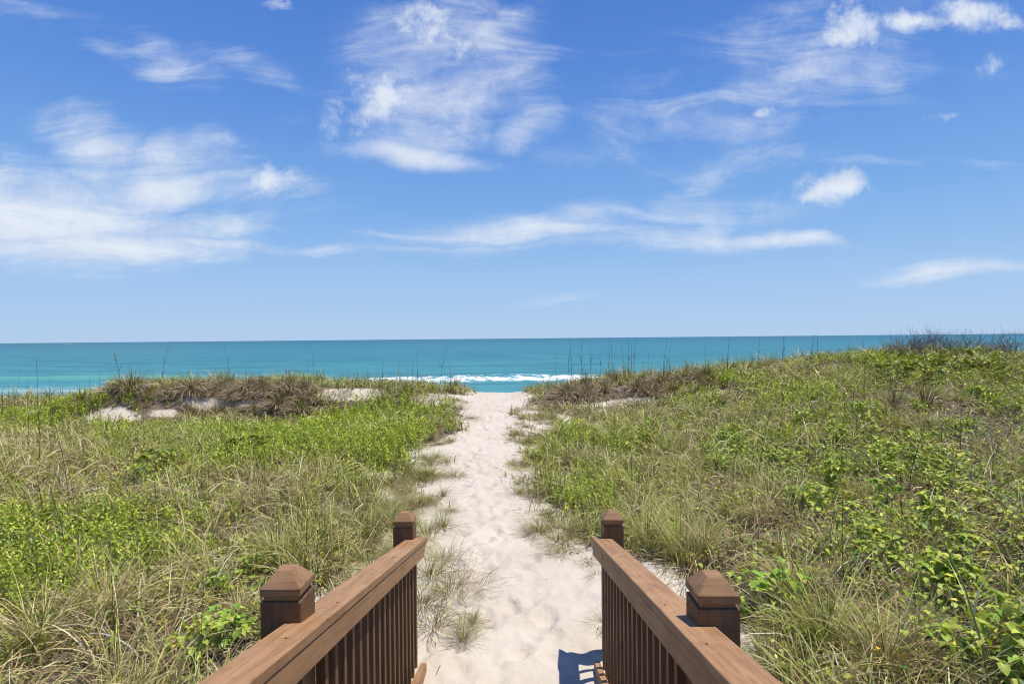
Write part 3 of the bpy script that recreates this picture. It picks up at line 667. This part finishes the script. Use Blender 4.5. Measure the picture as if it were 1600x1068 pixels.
# stalks: thin bare flowering stems of last year's sea oats
def stalk(name, x, d, base_z, h, lean, rad, col, head, label, group, cat='grass stalk', curve=.0):
    e = empty(name, (x, d, base_z)); tag(e, label, cat, group)
    rr = random.Random(int(x*1000+d*77)); P = []
    for i in range(7):
        f = i/6; P.append((lean*h*(f**1.5)+rr.gauss(0, .004)*h, curve*h*f*f+rr.gauss(0, .003)*h, h*f))
    g = [tube(P, [rad*(1-.65*i/6) for i in range(7)], col, 4)]
    nb = 4; az = np.array([rr.uniform(0, 6.28) for _ in range(nb)])
    g.append(blades(np.array([P[rr.choice([1, 2, 3])] for _ in range(nb)]), np.full(nb, .24*h), np.full(nb, rad*2.0), az, np.full(nb, .25), np.full(nb, .7), np.tile(np.array([col])*1.3, (nb, 1)), 3))
    o = bpy.data.objects.new('stem', mk('stem', merge(g), M_TWIG)); link(o, e)
    if head:
        nn = 46; f = np.array([rr.uniform(.72, 1.0) for _ in range(nn)])
        Q = np.stack([lean*h*f**1.5, curve*h*f*f, h*f], 1)
        az = np.array([rr.uniform(0, 6.28) for _ in range(nn)])
        gg = leaves(Q, np.full(nn, .055*h), np.full(nn, max(.006, rad*1.4)), az, np.array([rr.gauss(1.15, .18) for _ in range(nn)]), pick(np.array([(.50, .38, .10), (.36, .30, .08), (.42, .30, .12)]), nn, RNG), .1)
        s_ = bpy.data.objects.new('seed_head', mk('seed_head', gg, M_TWIG)); link(s_, e)
    return e
DK = (.10, .085, .06); GS = (.10, .15, .035); OL = (.16, .15, .06)
def desc(lean, h): return ('leaning left' if lean < -.06 else 'leaning right' if lean > .06 else 'upright')
# (base px, base py, tip px, tip py, crest?, radius scale, colour, head)
ST = [(43, 718, 41, 590, 0, 1, DK, 0), (60, 736, 56, 560, 0, 1.2, DK, 0), (77, 730, 78, 587, 0, .9, DK, 0), (106, 800, 76, 623, 0, 1.2, DK, 0), (92, 790, 88, 680, 0, 1, DK, 0), (138, 664, 139, 587, 0, .8, DK, 0), (153, 658, 155, 579, 0, .8, DK, 0), (282, 727, 272, 657, 0, 1, DK, 0),
      (312, 780, 314, 657, 0, 1, DK, 0), (322, 780, 333, 647, 0, 1, DK, 0), (223, 676, 222, 632, 0, .8, DK, 0), (3, 663, 0, 600, 0, 1, DK, 0), (20, 640, 33, 575, 0, .8, OL, 0), (101, 884, 70, 740, 0, 1.1, DK, 0), (115, 820, 104, 730, 0, 1, DK, 0), (173, 1020, 168, 880, 0, .8, GS, 0), (307, 1056, 317, 870, 0, .8, GS, 0), (420, 870, 424, 790, 0, .6, GS, 0), (410, 780, 412, 690, 0, .8, DK, 0), (535, 760, 530, 690, 0, .7, OL, 0),
      (251, 595, 266, 533, 1, 1, DK, 0), (359, 588, 349, 533, 1, 1, DK, 0), (188, 588, 178, 552, 1, 1.4, GS, 1), (481, 605, 482, 569, 1, 1, DK, 0), (490, 600, 487, 545, 1, .8, OL, 0), (502, 603, 507, 575, 1, 1, DK, 0), (597, 605, 597, 560, 1, 1, DK, 0), (617, 600, 628, 553, 1, .7, OL, 0), (643, 600, 645, 560, 1, 1, DK, 0), (652, 605, 651, 547, 1, .9, DK, 0), (686, 600, 698, 538, 1, 1, DK, 0), (703, 605, 703, 560, 1, .9, DK, 0), (695, 605, 694, 573, 1, .9, DK, 0),
      (869, 580, 867, 547, 1, .9, OL, 0), (893, 585, 890, 528, 1, 1, DK, 0), (886, 585, 892, 531, 1, .8, OL, 0), (909, 585, 909, 528, 1, 1, DK, 0), (924, 585, 921, 534, 1, 1, DK, 0), (937, 585, 938, 543, 1, .9, DK, 0), (951, 585, 952, 527, 1, 1, DK, 0), (956, 590, 955, 528, 1, 1.1, DK, 0), (957, 580, 962, 540, 1, .8, OL, 0), (982, 585, 982, 529, 1, .9, DK, 0), (975, 580, 969, 532, 1, .7, OL, 0), (986, 585, 987, 535, 1, .9, DK, 0), (990, 585, 993, 527, 1, 1.1, DK, 0), (1014, 580, 1013, 552, 1, .8, OL, 0),
      (1037, 575, 1042, 529, 1, 1.1, DK, 0), (1040, 575, 1047, 540, 1, .8, DK, 0), (1102, 575, 1101, 534, 1, .9, DK, 0), (1136, 568, 1140, 526, 1, 1.2, DK, 0), (1046, 575, 1046, 558, 1, .9, DK, 0), (1185, 570, 1187, 526, 1, 1, DK, 0), (1223, 572, 1224, 525, 1, 1, DK, 0), (1225, 580, 1225, 524, 1, 1, DK, 0), (1266, 563, 1273, 522, 1, 1, DK, 0), (1278, 562, 1277, 518, 1, 1, DK, 0), (1351, 548, 1346, 522, 1, .8, DK, 0), (1380, 548, 1379, 520, 1, .8, DK, 0), (1474, 550, 1474, 519, 1, .8, DK, 0), (1515, 550, 1514, 518, 1, .8, DK, 0),
      (1181, 762, 1206, 634, 0, 1.1, GS, 1), (1313, 765, 1319, 628, 0, 1.1, GS, 1), (1206, 740, 1226, 640, 0, .9, OL, 0), (1258, 760, 1276, 610, 0, .7, OL, 0), (1338, 700, 1339, 605, 0, .8, DK, 0), (1420, 760, 1452, 648, 0, 1.5, DK, 0), (1298, 765, 1290, 700, 0, 1, GS, 0), (1400, 770, 1396, 700, 0, .8, GS, 0), (1315, 935, 1315, 770, 0, 1.2, DK, 0), (1309, 860, 1294, 750, 0, 1.0, GS, 0), (1408, 860, 1406, 740, 0, 1, GS, 0), (1500, 720, 1501, 630, 0, 1, DK, 0), (1290, 960, 1300, 800, 0, .8, GS, 0),
      (926, 700, 928, 620, 0, .6, DK, 0), (958, 700, 960, 610, 0, .6, DK, 0), (1080, 740, 1096, 600, 0, .6, OL, 0), (985, 765, 982, 660, 0, .6, OL, 0), (1055, 790, 1052, 690, 0, .6, OL, 0), (1140, 800, 1150, 700, 0, .6, OL, 0), (1350, 640, 1352, 560, 0, .6, DK, 0), (1115, 680, 1120, 590, 0, .6, OL, 0)]
for (bx, by, tx, ty, cr, rs, col, hd) in ST:
    if cr:
        d = 18.3; x = (bx-800)*d/F
    else:
        x, d = at(bx, by, .05)
    bz = float(terrain(x, d)); zt = CAM_Z-(ty+ROLL*(tx-800)-HOR)*d/F; h = max(.2, zt-bz); lean = ((tx-800)*d/F-x)/h
    rad = rs*(.0038 if d < 8 else .0050 if d < 14 else .0062)
    side = ('left' if x < -.6 else 'right'); where = ('on the %s dune crest against the sea' % side) if cr else ('standing in the %s meadow' % side)
    cn = {DK: 'dark', GS: 'green', OL: 'olive'}[col]
    lab = 'thin %s stalk %s%s %s' % (cn, 'with golden head ' if hd else '', desc(lean, h), where)
    stalk('grass_stalk', x, d, bz, h, lean, rad, col, hd, lab, '%s %s stalks %s%s' % (cn, desc(lean, h), 'with seed heads ' if hd else '', where))
# the thick pale stem leaning across the lower right
x, d = at(1547, 1072, .1)
stalk('reed_stem', x, d, float(terrain(x, d)), 1.02, -.30, .0085, (.24, .26, .14), 0, 'thick pale green reed stem leaning left across the bottom right vines', None, 'reed stem')

# bare twig shrubs
def shrub_geo(rng, h, nst, col, r0=.009):
    parts = []
    def grow(p, dirv, L, r, lev):
        pts = [p]; d = dirv
        for i in range(4):
            d = d+rng.normal(0, .16, 3); d /= np.linalg.norm(d); pts.append(pts[-1]+d*L/4)
        parts.append(tube(pts, [r*(1-.45*i/4) for i in range(5)], np.array(col)*rng.uniform(.7, 1.3), 3))
        if lev > 0:
            for k in range(rng.integers(2, 5)):
                q = pts[rng.integers(1, 5)]; nd_ = d+rng.normal(0, .55, 3); nd_[2] = abs(nd_[2])*.8+.25; nd_ /= np.linalg.norm(nd_)
                grow(q, nd_, L*rng.uniform(.5, .75), r*.6, lev-1)
    for k in range(nst):
        a = rng.uniform(0, 6.28); t = rng.uniform(.1, .7)
        grow(np.array([rng.normal(0, .08), rng.normal(0, .08), -.03]), np.array([math.cos(a)*t, math.sin(a)*t, 1.0]), h*rng.uniform(.5, .7), r0, 2)
    return merge(parts)
SG = [mk('twigs', shrub_geo(np.random.default_rng(500+i), .80, 9, (.19, .16, .145), .007), M_TWIG) for i in range(4)]
SGN = [mk('twigs_pale', shrub_geo(np.random.default_rng(520+i), .75, 5, (.26, .22, .19), .006), M_TWIG) for i in range(3)]
for i, px in enumerate((1385, 1400, 1408, 1416, 1422, 1430, 1437, 1443, 1448, 1454, 1460, 1466, 1472, 1480, 1487, 1497, 1508, 1518, 1528, 1540, 1552, 1564, 1577, 1590, 1604)):
    d = 17.0+rp.random()*1.8; x = (px-800)*d/F; s = rp.uniform(.85, 1.3)*(1.0 if px < 1480 else .9)*(.7 if px < 1405 else 1)
    place('bare_shrub', SG[i % 4], x, d, s, s, rp.uniform(0, 6), 'leafless dark purple grey shrub in the thicket along the crest at far right', 'bare shrub', 'leafless shrubs on the far right crest')
for (px, py, s, i, lab) in ((1545, 735, 1.15, 0, 'pale leafless shrub with a crooked grey branch among the right hand vines'), (1590, 860, 1.0, 1, 'grey leafless shrub at the right edge among broad leaves'), (1480, 700, .8, 2, 'thin leafless shrub on the middle of the right slope'), (1500, 770, .8, 1, 'low leafless shrub below the crooked branch at right'), (1575, 690, 1.0, 2, 'leafless grey shrub near the right edge below the thicket'), (1440, 1020, .7, 0, 'small tangle of bare grey twigs at the bottom right'), (30, 880, .6, 1, 'small bare grey twig bush at the left edge')):
    p = at(px, py, .05); place('bare_shrub', SGN[i], p[0], p[1], s, s, rp.uniform(0, 6), lab, 'bare shrub', None)

# ------------------------------------------------------------------ stair railings
def box_obj(name, size, loc, rot, mat, parent, bevel=.003, base=False, seg=2):
    """box with centre at loc; bevelled"""
    bm = bmesh.new(); bmesh.ops.create_cube(bm, size=1.0)
    for v in bm.verts: v.co = Vector((v.co.x*size[0], v.co.y*size[1], v.co.z*size[2]))
    if bevel: bmesh.ops.bevel(bm, geom=bm.edges[:], offset=bevel, segments=seg, affect='EDGES', profile=.6)
    me = bpy.data.meshes.new(name); bm.to_mesh(me); bm.free(); me.materials.append(mat)
    o = bpy.data.objects.new(name, me); o.location = loc; o.rotation_euler = rot
    return link(o, parent)
SL = math.atan(.211)
def cap_mesh():
    bm = bmesh.new()
    def ring(h, z): return [bm.verts.new((sx*h, sy*h, z)) for sx, sy in ((-1, -1), (1, -1), (1, 1), (-1, 1))]
    prof = [(.060, -.020), (.060, .0), (.069, .0), (.071, .003), (.071, .026), (.068, .030), (.031, .073), (.027, .077)]
    rs = [ring(*p) for p in prof]
    for a, b in zip(rs[:-1], rs[1:]):
        for k in range(4): bm.faces.new((a[k], a[(k+1) % 4], b[(k+1) % 4], b[k]))
    bm.faces.new(rs[-1]); bm.faces.new(list(reversed(rs[0])))
    bmesh.ops.bevel(bm, geom=[e for e in bm.edges if abs(e.verts[0].co.z-e.verts[1].co.z) > .02 and e.verts[0].co.z > -.01], offset=.0025, segments=2, affect='EDGES')
    bmesh.ops.recalc_face_normals(bm, faces=bm.faces)
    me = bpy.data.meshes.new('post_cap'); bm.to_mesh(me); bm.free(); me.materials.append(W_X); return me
CAP = cap_mesh()
M_SCREW = bpy.data.materials.new('rusty_screw'); M_SCREW.use_nodes = True; _p = M_SCREW.node_tree.nodes['Principled BSDF']; _p.inputs['Base Color'].default_value = (.06, .035, .025, 1); _p.inputs['Roughness'].default_value = .7
def railing(sgn, xin0, y0, yaw, zc0, yfar, zcfar, zr0, name_label):
    """sgn -1 left, +1 right. local frame at the near post: y along the run, x inwards handled by sgn"""
    root = empty('stair_railing', (xin0, y0, 0), -yaw)
    tag(root, name_label, 'railing')
    rz = lambda y: zr0-.211*y                      # top of handrail at local y
    out = sgn
    for (y, zc) in ((0, zc0), (yfar, zcfar)):
        top = zc-.018; h = top+.35
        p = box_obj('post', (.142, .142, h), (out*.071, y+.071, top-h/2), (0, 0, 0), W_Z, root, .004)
        c = bpy.data.objects.new('post_cap', CAP); link(c, p); c.location = (rp.uniform(-.002, .002), rp.uniform(-.002, .002), h/2+.018); c.rotation_euler = (rp.uniform(-.012, .012), rp.uniform(-.012, .012), rp.uniform(-.03, .03)+(math.pi if y else 0))
    ya, yb = -2.4, yfar+.16
    L = (yb-ya)/math.cos(SL)
    def along(nm, w, t, xc, drop, y1=yb, y2=ya, bev=.004, mat=W_Y, cut=False):
        Lq = (y1-y2)/math.cos(SL); ym = (y1+y2)/2
        return box_obj(nm, (w, Lq, t), (xc, ym-math.sin(SL)*(drop+t/2)*0, rz(ym)-(drop+t/2)/math.cos(SL)), (-SL, 0, 0), mat, root, bev, seg=3)
    # handrail board: the outer part stops at the far post, the inner lip runs past it to a mitred end
    xo = out*.058; xi = -out*.074; w = .132
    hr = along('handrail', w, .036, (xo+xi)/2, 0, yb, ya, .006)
    for v in hr.data.vertices:                       # mitre the far end
        if v.co.y > L/2-.05:
            t = (v.co.x*(-out)+w/2)/w; v.co.y += -.10*(1-t)+.03*t
    sr = along('top_rail', .038, .086, -out*.074+out*.0225, .0385, yb-.03, ya, .003)
    for v in sr.data.vertices:
        if v.co.y > L/2-.10 and v.co.z < 0: v.co.y -= .07
    scw = bpy.data.meshes.new('screw'); bs_ = bmesh.new(); bmesh.ops.create_cone(bs_, cap_ends=True, segments=10, radius1=.0045, radius2=.0042, depth=.0024); bs_.to_mesh(scw); bs_.free(); scw.materials.append(M_SCREW)
    for yy_ in (-.72, -.20, .32, .86, 1.40, 1.92):                       # rusty screw heads along the handrail
        q = bpy.data.objects.new('screw', scw); link(q, hr); q.location = (rp.uniform(-.012, .012)-out*.02, yy_-(ya+yb)/2+rp.uniform(-.03, .03), .0186)
    # balusters hang outside the top rail and run down to the stringer
    xb = -out*.074+out*.0225+out*.0195+out*.019
    y = .175
    ys_ = []
    while y < yfar-.03: ys_.append(y); y += .1165
    y = -.055
    while y > -1.6: ys_.append(y); y -= .1165
    for y in ys_:
        ztop = rz(y)-.060; zbot = -.02-.211*(y-yfar)*1.0-.11; h = ztop-zbot
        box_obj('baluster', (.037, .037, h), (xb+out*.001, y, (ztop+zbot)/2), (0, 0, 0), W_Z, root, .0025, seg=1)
    return root
railing(-1, -.745, 2.00, .0129, 1.407, 2.09, .978, 1.317, 'brown stained wooden railing on the left side of the ramp with two square capped posts')
railing(1, .617, 1.93, .0107, 1.402, 2.16, .976, 1.328, 'brown stained wooden railing on the right side of the ramp with two square capped posts')

# the ramp between them: stringers and deck boards, its foot buried in the sand
ramp = empty('boardwalk_ramp', (-.06, 4.0, 0)); tag(ramp, 'brown wooden boardwalk ramp ending in the sand between the two railings', 'boardwalk')
for sx in (-1, 1):
    Lr = 5.2; st = box_obj('stringer', (.040, Lr, .24), (.60*sx, -Lr*.5*math.cos(SL)+.05, .045+Lr*.5*math.sin(SL)-.12), (-SL, 0, -.011), W_Y, ramp, .004)
    for v in st.data.vertices:
        if v.co.y > Lr/2-.06 and v.co.z > 0: v.co.y -= .10
for k in range(34):
    y = -.42-k*.147
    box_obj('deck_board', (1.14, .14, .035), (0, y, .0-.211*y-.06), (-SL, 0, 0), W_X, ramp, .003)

# ------------------------------------------------------------------ small motor boat far out
bo = empty('motor_boat', (-1390, 1800, SEA), R(80)); tag(bo, 'tiny white motor boat far out near the horizon at left', 'boat')
def simple_mat(n, c, r=.4):
    m, N, L = newmat(n); p = nd(N, 'ShaderNodeBsdfPrincipled'); p.inputs['Base Color'].default_value = (*c, 1); p.inputs['Roughness'].default_value = r
    o = nd(N, 'ShaderNodeOutputMaterial'); L.new(p.outputs[0], o.inputs[0]); return m
MWH = simple_mat('white_gelcoat', (.85, .85, .85)); MGL = simple_mat('dark_glass', (.03, .04, .05), .1); MFO = simple_mat('wake_foam', (.9, .92, .92), .9)
bm = bmesh.new()
secs = [(-6, 1.5, 1.2), (-2, 1.7, 1.3), (2, 1.5, 1.5), (4.5, .9, 1.8), (6.5, .08, 2.1)]; rings = []
for (y, hw, hz) in secs: rings.append([bm.verts.new(q) for q in ((-hw, y, hz), (-hw*.8, y, .1), (0, y, -.4), (hw*.8, y, .1), (hw, y, hz))])
for a, b in zip(rings[:-1], rings[1:]):
    for k in range(4): bm.faces.new((a[k], a[k+1], b[k+1], b[k]))
    bm.faces.new((a[4], a[0], b[0], b[4]))
bm.faces.new(rings[0]); me = bpy.data.meshes.new('hull'); bmesh.ops.recalc_face_normals(bm, faces=bm.faces); bm.to_mesh(me); bm.free(); me.materials.append(MWH); link(bpy.data.objects.new('hull', me), bo)
box_obj('cabin', (2.2, 3.6, 1.6), (0, .3, 2.2), (0, 0, 0), MWH, bo, .15); box_obj('windscreen', (2.24, 2.6, .6), (0, .7, 2.5), (0, 0, 0), MGL, bo, .05)
V, T, c = leaves(np.array([(0, -6.2, .35), (-1, -6.2, .3), (1, -6.2, .3)]), np.array([14., 11, 11]), np.array([4., 2.5, 2.5]), np.array([-1.57, -1.75, -1.39]), np.zeros(3), np.full((3, 3), .9), .12, True, .0)
link(bpy.data.objects.new('wake', tri_mesh('wake', V, T, c, MFO)), bo)

# ------------------------------------------------------------------ sky, sun, camera
SUN = Vector((.30, .05, 1.0)).normalized()
w_ = bpy.data.worlds.new('World'); SC.world = w_; w_.use_nodes = True; N = w_.node_tree.nodes; L = w_.node_tree.links; N.clear()
sky = nd(N, 'ShaderNodeTexSky', sky_type='NISHITA', sun_disc=False); sky.sun_elevation = math.asin(SUN.z); sky.sun_rotation = math.atan2(SUN.x, SUN.y); sky.air_density = 1.0; sky.dust_density = .3; sky.ozone_density = 2.5
bg = nd(N, 'ShaderNodeBackground'); bg.inputs[1].default_value = .12; wo = nd(N, 'ShaderNodeOutputWorld')
tc = nd(N, 'ShaderNodeTexCoord'); sp = nd(N, 'ShaderNodeSeparateXYZ'); L.new(tc.outputs['Generated'], sp.inputs[0])
yy = mathn(N, L, 'MAXIMUM', sp.outputs[1], .08)
U = mathn(N, L, 'DIVIDE', sp.outputs[0], yy); Vv = mathn(N, L, 'DIVIDE', sp.outputs[2], yy)
cb = nd(N, 'ShaderNodeCombineXYZ'); L.new(U, cb.inputs[0]); L.new(Vv, cb.inputs[1]); uv = cb.outputs[0]
def warp(vec, scale, amt, detail=3, stretch=(1, 1, 1)):
    mp = nd(N, 'ShaderNodeMapping'); mp.inputs['Scale'].default_value = stretch; L.new(vec, mp.inputs['Vector'])
    n = nd(N, 'ShaderNodeTexNoise'); n.inputs['Scale'].default_value = scale; n.inputs['Detail'].default_value = detail; L.new(mp.outputs[0], n.inputs['Vector'])
    s = nd(N, 'ShaderNodeVectorMath', operation='SUBTRACT'); L.new(n.outputs['Color'], s.inputs[0]); s.inputs[1].default_value = (.5, .5, .5)
    m = nd(N, 'ShaderNodeVectorMath', operation='MULTIPLY'); L.new(s.outputs[0], m.inputs[0]); m.inputs[1].default_value = (amt[0], amt[1], 0)
    a = nd(N, 'ShaderNodeVectorMath', operation='ADD'); L.new(vec, a.inputs[0]); L.new(m.outputs[0], a.inputs[1]); return a.outputs[0]
def field(lst, vec):
    acc = None
    for (px, py, a, b, ang, amp) in lst:
        m = nd(N, 'ShaderNodeMapping', vector_type='TEXTURE'); m.inputs['Location'].default_value = ((px-800)/F, (HOR-py)/F, 0); m.inputs['Rotation'].default_value = (0, 0, R(ang)); m.inputs['Scale'].default_value = (a/F, b/F, 1)
        L.new(vec, m.inputs['Vector']); ln = nd(N, 'ShaderNodeVectorMath', operation='LENGTH'); L.new(m.outputs[0], ln.inputs[0])
        q = mapr(N, L, ln.outputs['Value'], 0, 1, amp, 0)
        acc = q if acc is None else mathn(N, L, 'MAXIMUM', acc, q)
    return acc
CIR = [(60, 320, 330, 95, -4, .95), (170, 240, 150, 75, -38, .85), (250, 280, 240, 75, 20, .85), (90, 350, 430, 80, -2, 1.0), (40, 290, 220, 80, 0, .8), (420, 290, 160, 40, 0, .5), (100, 372, 440, 50, -2, 1.1), (340, 375, 170, 18, -2, .8), (490, 386, 130, 14, -2, .62), (380, 250, 110, 40, -20, .45), (330, 330, 230, 60, 0, .5),
       (690, 60, 220, 80, 8, .62), (640, 170, 190, 95, 12, .60), (760, 130, 200, 80, 14, .60), (820, 205, 120, 40, 10, .75), (660, 243, 190, 26, -5, .85), (780, 60, 190, 60, 20, .7), (520, 170, 140, 30, 22, .45), (700, 200, 240, 60, 10, .5),
       (800, 358, 330, 36, 5, .8), (900, 335, 130, 34, 8, .75), (1020, 365, 300, 34, -1, .72), (1200, 372, 190, 20, -3, .7), (1275, 373, 80, 16, -4, .8), (640, 366, 160, 20, 5, .5), (1100, 345, 250, 40, 6, .35),
       (1210, 135, 260, 40, 12, .62), (1050, 180, 260, 34, 7, .45), (1180, 60, 220, 70, 14, .42), (1000, 215, 330, 60, 4, .34), (1200, 255, 320, 40, 4, .36), (1370, 268, 150, 16, -6, .5), (1110, 270, 130, 26, 22, .36),
       (1480, 441, 190, 22, 4, .8), (1400, 452, 100, 12, -8, .6), (200, 70, 330, 42, -22, .38), (420, 120, 220, 32, -20, .36), (845, 466, 130, 12, 2, .42), (1250, 110, 420, 110, 5, .45), (1100, 180, 420, 90, 6, .42), (60, 15, 160, 30, -5, .3), (1500, 265, 150, 14, 2, .3), (600, 350, 500, 120, 0, .15), (1150, 315, 300, 40, 0, .25)]
CUM = [(1303, 296, 72, 34, 10, 1.25), (1330, 290, 45, 34, 0, 1.2), (1262, 312, 34, 16, 18, 1.0), (1340, 45, 62, 52, 10, .95), (1300, 62, 40, 30, 0, .8), (1430, 40, 90, 26, -5, .9), (1520, 28, 75, 34, -10, 1.1), (1575, 42, 50, 20, -15, .9), (605, 158, 120, 80, 25, .85), (680, 48, 120, 60, -10, .85), (430, 280, 100, 32, 4, .75), (1195, 180, 36, 14, 14, .62), (1552, 108, 42, 26, 35, .55), (440, 6, 36, 14, 0, .6), (1475, 190, 36, 10, 4, .5)]
wu = warp(warp(uv, 2.2, (.20, .10), 3), 7, (.10, .045), 4, (.7, 1.3, 1))
ci = field([(a, b, c*1.18, d*1.35, e, f) for (a, b, c, d, e, f) in CIR], wu)
mpn = nd(N, 'ShaderNodeMapping'); mpn.inputs['Rotation'].default_value = (0, 0, R(-9)); mpn.inputs['Scale'].default_value = (1.0, 5.5, 1); L.new(wu, mpn.inputs['Vector'])
st1 = noise(N, L, mpn.outputs[0], 2.6, 8, .62, .8); st2 = noise(N, L, wu, 7, 8, .66)
tex = mathn(N, L, 'ADD', mathn(N, L, 'MULTIPLY', st1, .62), mathn(N, L, 'MULTIPLY', st2, .38))
cden = mathn(N, L, 'ADD', mathn(N, L, 'MULTIPLY', ci, 1.0), mathn(N, L, 'MULTIPLY', mathn(N, L, 'SUBTRACT', tex, .5), 2.5))
cden = mapr(N, L, cden, .08, 1.18, 0, .90)
cden = mathn(N, L, 'MULTIPLY', cden, mapr(N, L, ci, .0, .30, 0, 1))
wc = warp(uv, 14, (.030, .024), 5)
cu = field([(a, b, c*1.25, d*1.25, e, f) for (a, b, c, d, e, f) in CUM], wc); pn = noise(N, L, uv, 20, 9, .66, .2)
cuden = mapr(N, L, mathn(N, L, 'ADD', cu, mathn(N, L, 'MULTIPLY', mathn(N, L, 'SUBTRACT', pn, .5), 2.4)), .12, 1.25, 0, .97)
cuden = mathn(N, L, 'MULTIPLY', cuden, mapr(N, L, cu, 0, .25, 0, 1))
cl = mathn(N, L, 'MAXIMUM', cden, cuden)
cl = mathn(N, L, 'MULTIPLY', cl, mapr(N, L, sp.outputs[2], 0, .02, 0, 1))
SKYMUL = (1.0, 1.0, 1.0)
K_ = 1/.12
ev = mathn(N, L, 'MAXIMUM', sp.outputs[2], 0.0)
rmp = nd(N, 'ShaderNodeValToRGB'); cr_ = rmp.color_ramp; cr_.interpolation = 'EASE' if False else 'LINEAR'
for i, (e_, c_) in enumerate(((0, (.43, .61, .87)), (.10, (.34, .55, .87)), (.22, (.20, .42, .82)), (.36, (.115, .29, .74)), (.52, (.07, .205, .64)), (1.0, (.045, .14, .48)))):
    el = cr_.elements[i] if i < 2 else cr_.elements.new(e_)
    el.position = e_; el.color = (*c_, 1)
L.new(ev, rmp.inputs[0])
rs_ = nd(N, 'ShaderNodeVectorMath', operation='SCALE'); L.new(rmp.outputs[0], rs_.inputs[0]); rs_.inputs['Scale'].default_value = K_
tint = mixc(N, L, .92, sky.outputs[0], rs_.outputs[0])
ccol = mixc(N, L, mapr(N, L, tex, .35, .62, 0, 1), (5.2, 5.9, 7.3), (6.9, 7.3, 7.9))
fin = mixc(N, L, cl, tint, ccol)
L.new(fin, bg.inputs[0]); L.new(bg.outputs[0], wo.inputs[0])
try: w_.cycles.sampling_method = 'MANUAL'; w_.cycles.sample_map_resolution = 512
except Exception: pass

sl = bpy.data.lights.new('sun', 'SUN'); sl.energy = 4.9; sl.angle = R(.53); sl.color = (1.0, .94, .84)
so = bpy.data.objects.new('sun', sl); link(so); so.rotation_euler = (-SUN).to_track_quat('-Z', 'Y').to_euler(); so.location = (6, 1, 20)

cam = bpy.data.cameras.new('camera'); co = bpy.data.objects.new('camera', cam); link(co)
cam.sensor_width = 36; cam.lens = F*36/1600; cam.clip_start = .05; cam.clip_end = 100000
co.location = (0, 0, CAM_Z)
pitch = -math.atan((534-HOR)/F)
co.rotation_euler = (Matrix.Rotation(R(90)+pitch, 3, 'X') @ Matrix.Rotation(-ROLL, 3, 'Z')).to_euler()
SC.camera = co
SC.view_settings.view_transform = 'Standard'; SC.view_settings.look = 'None'; SC.view_settings.exposure = 0; SC.view_settings.gamma = 1
SC.cycles.filter_width = 1.05; SC.cycles.max_bounces = 6; SC.cycles.diffuse_bounces = 3; SC.cycles.glossy_bounces = 2; SC.cycles.transmission_bounces = 3; SC.cycles.caustics_reflective = False; SC.cycles.caustics_refractive = False
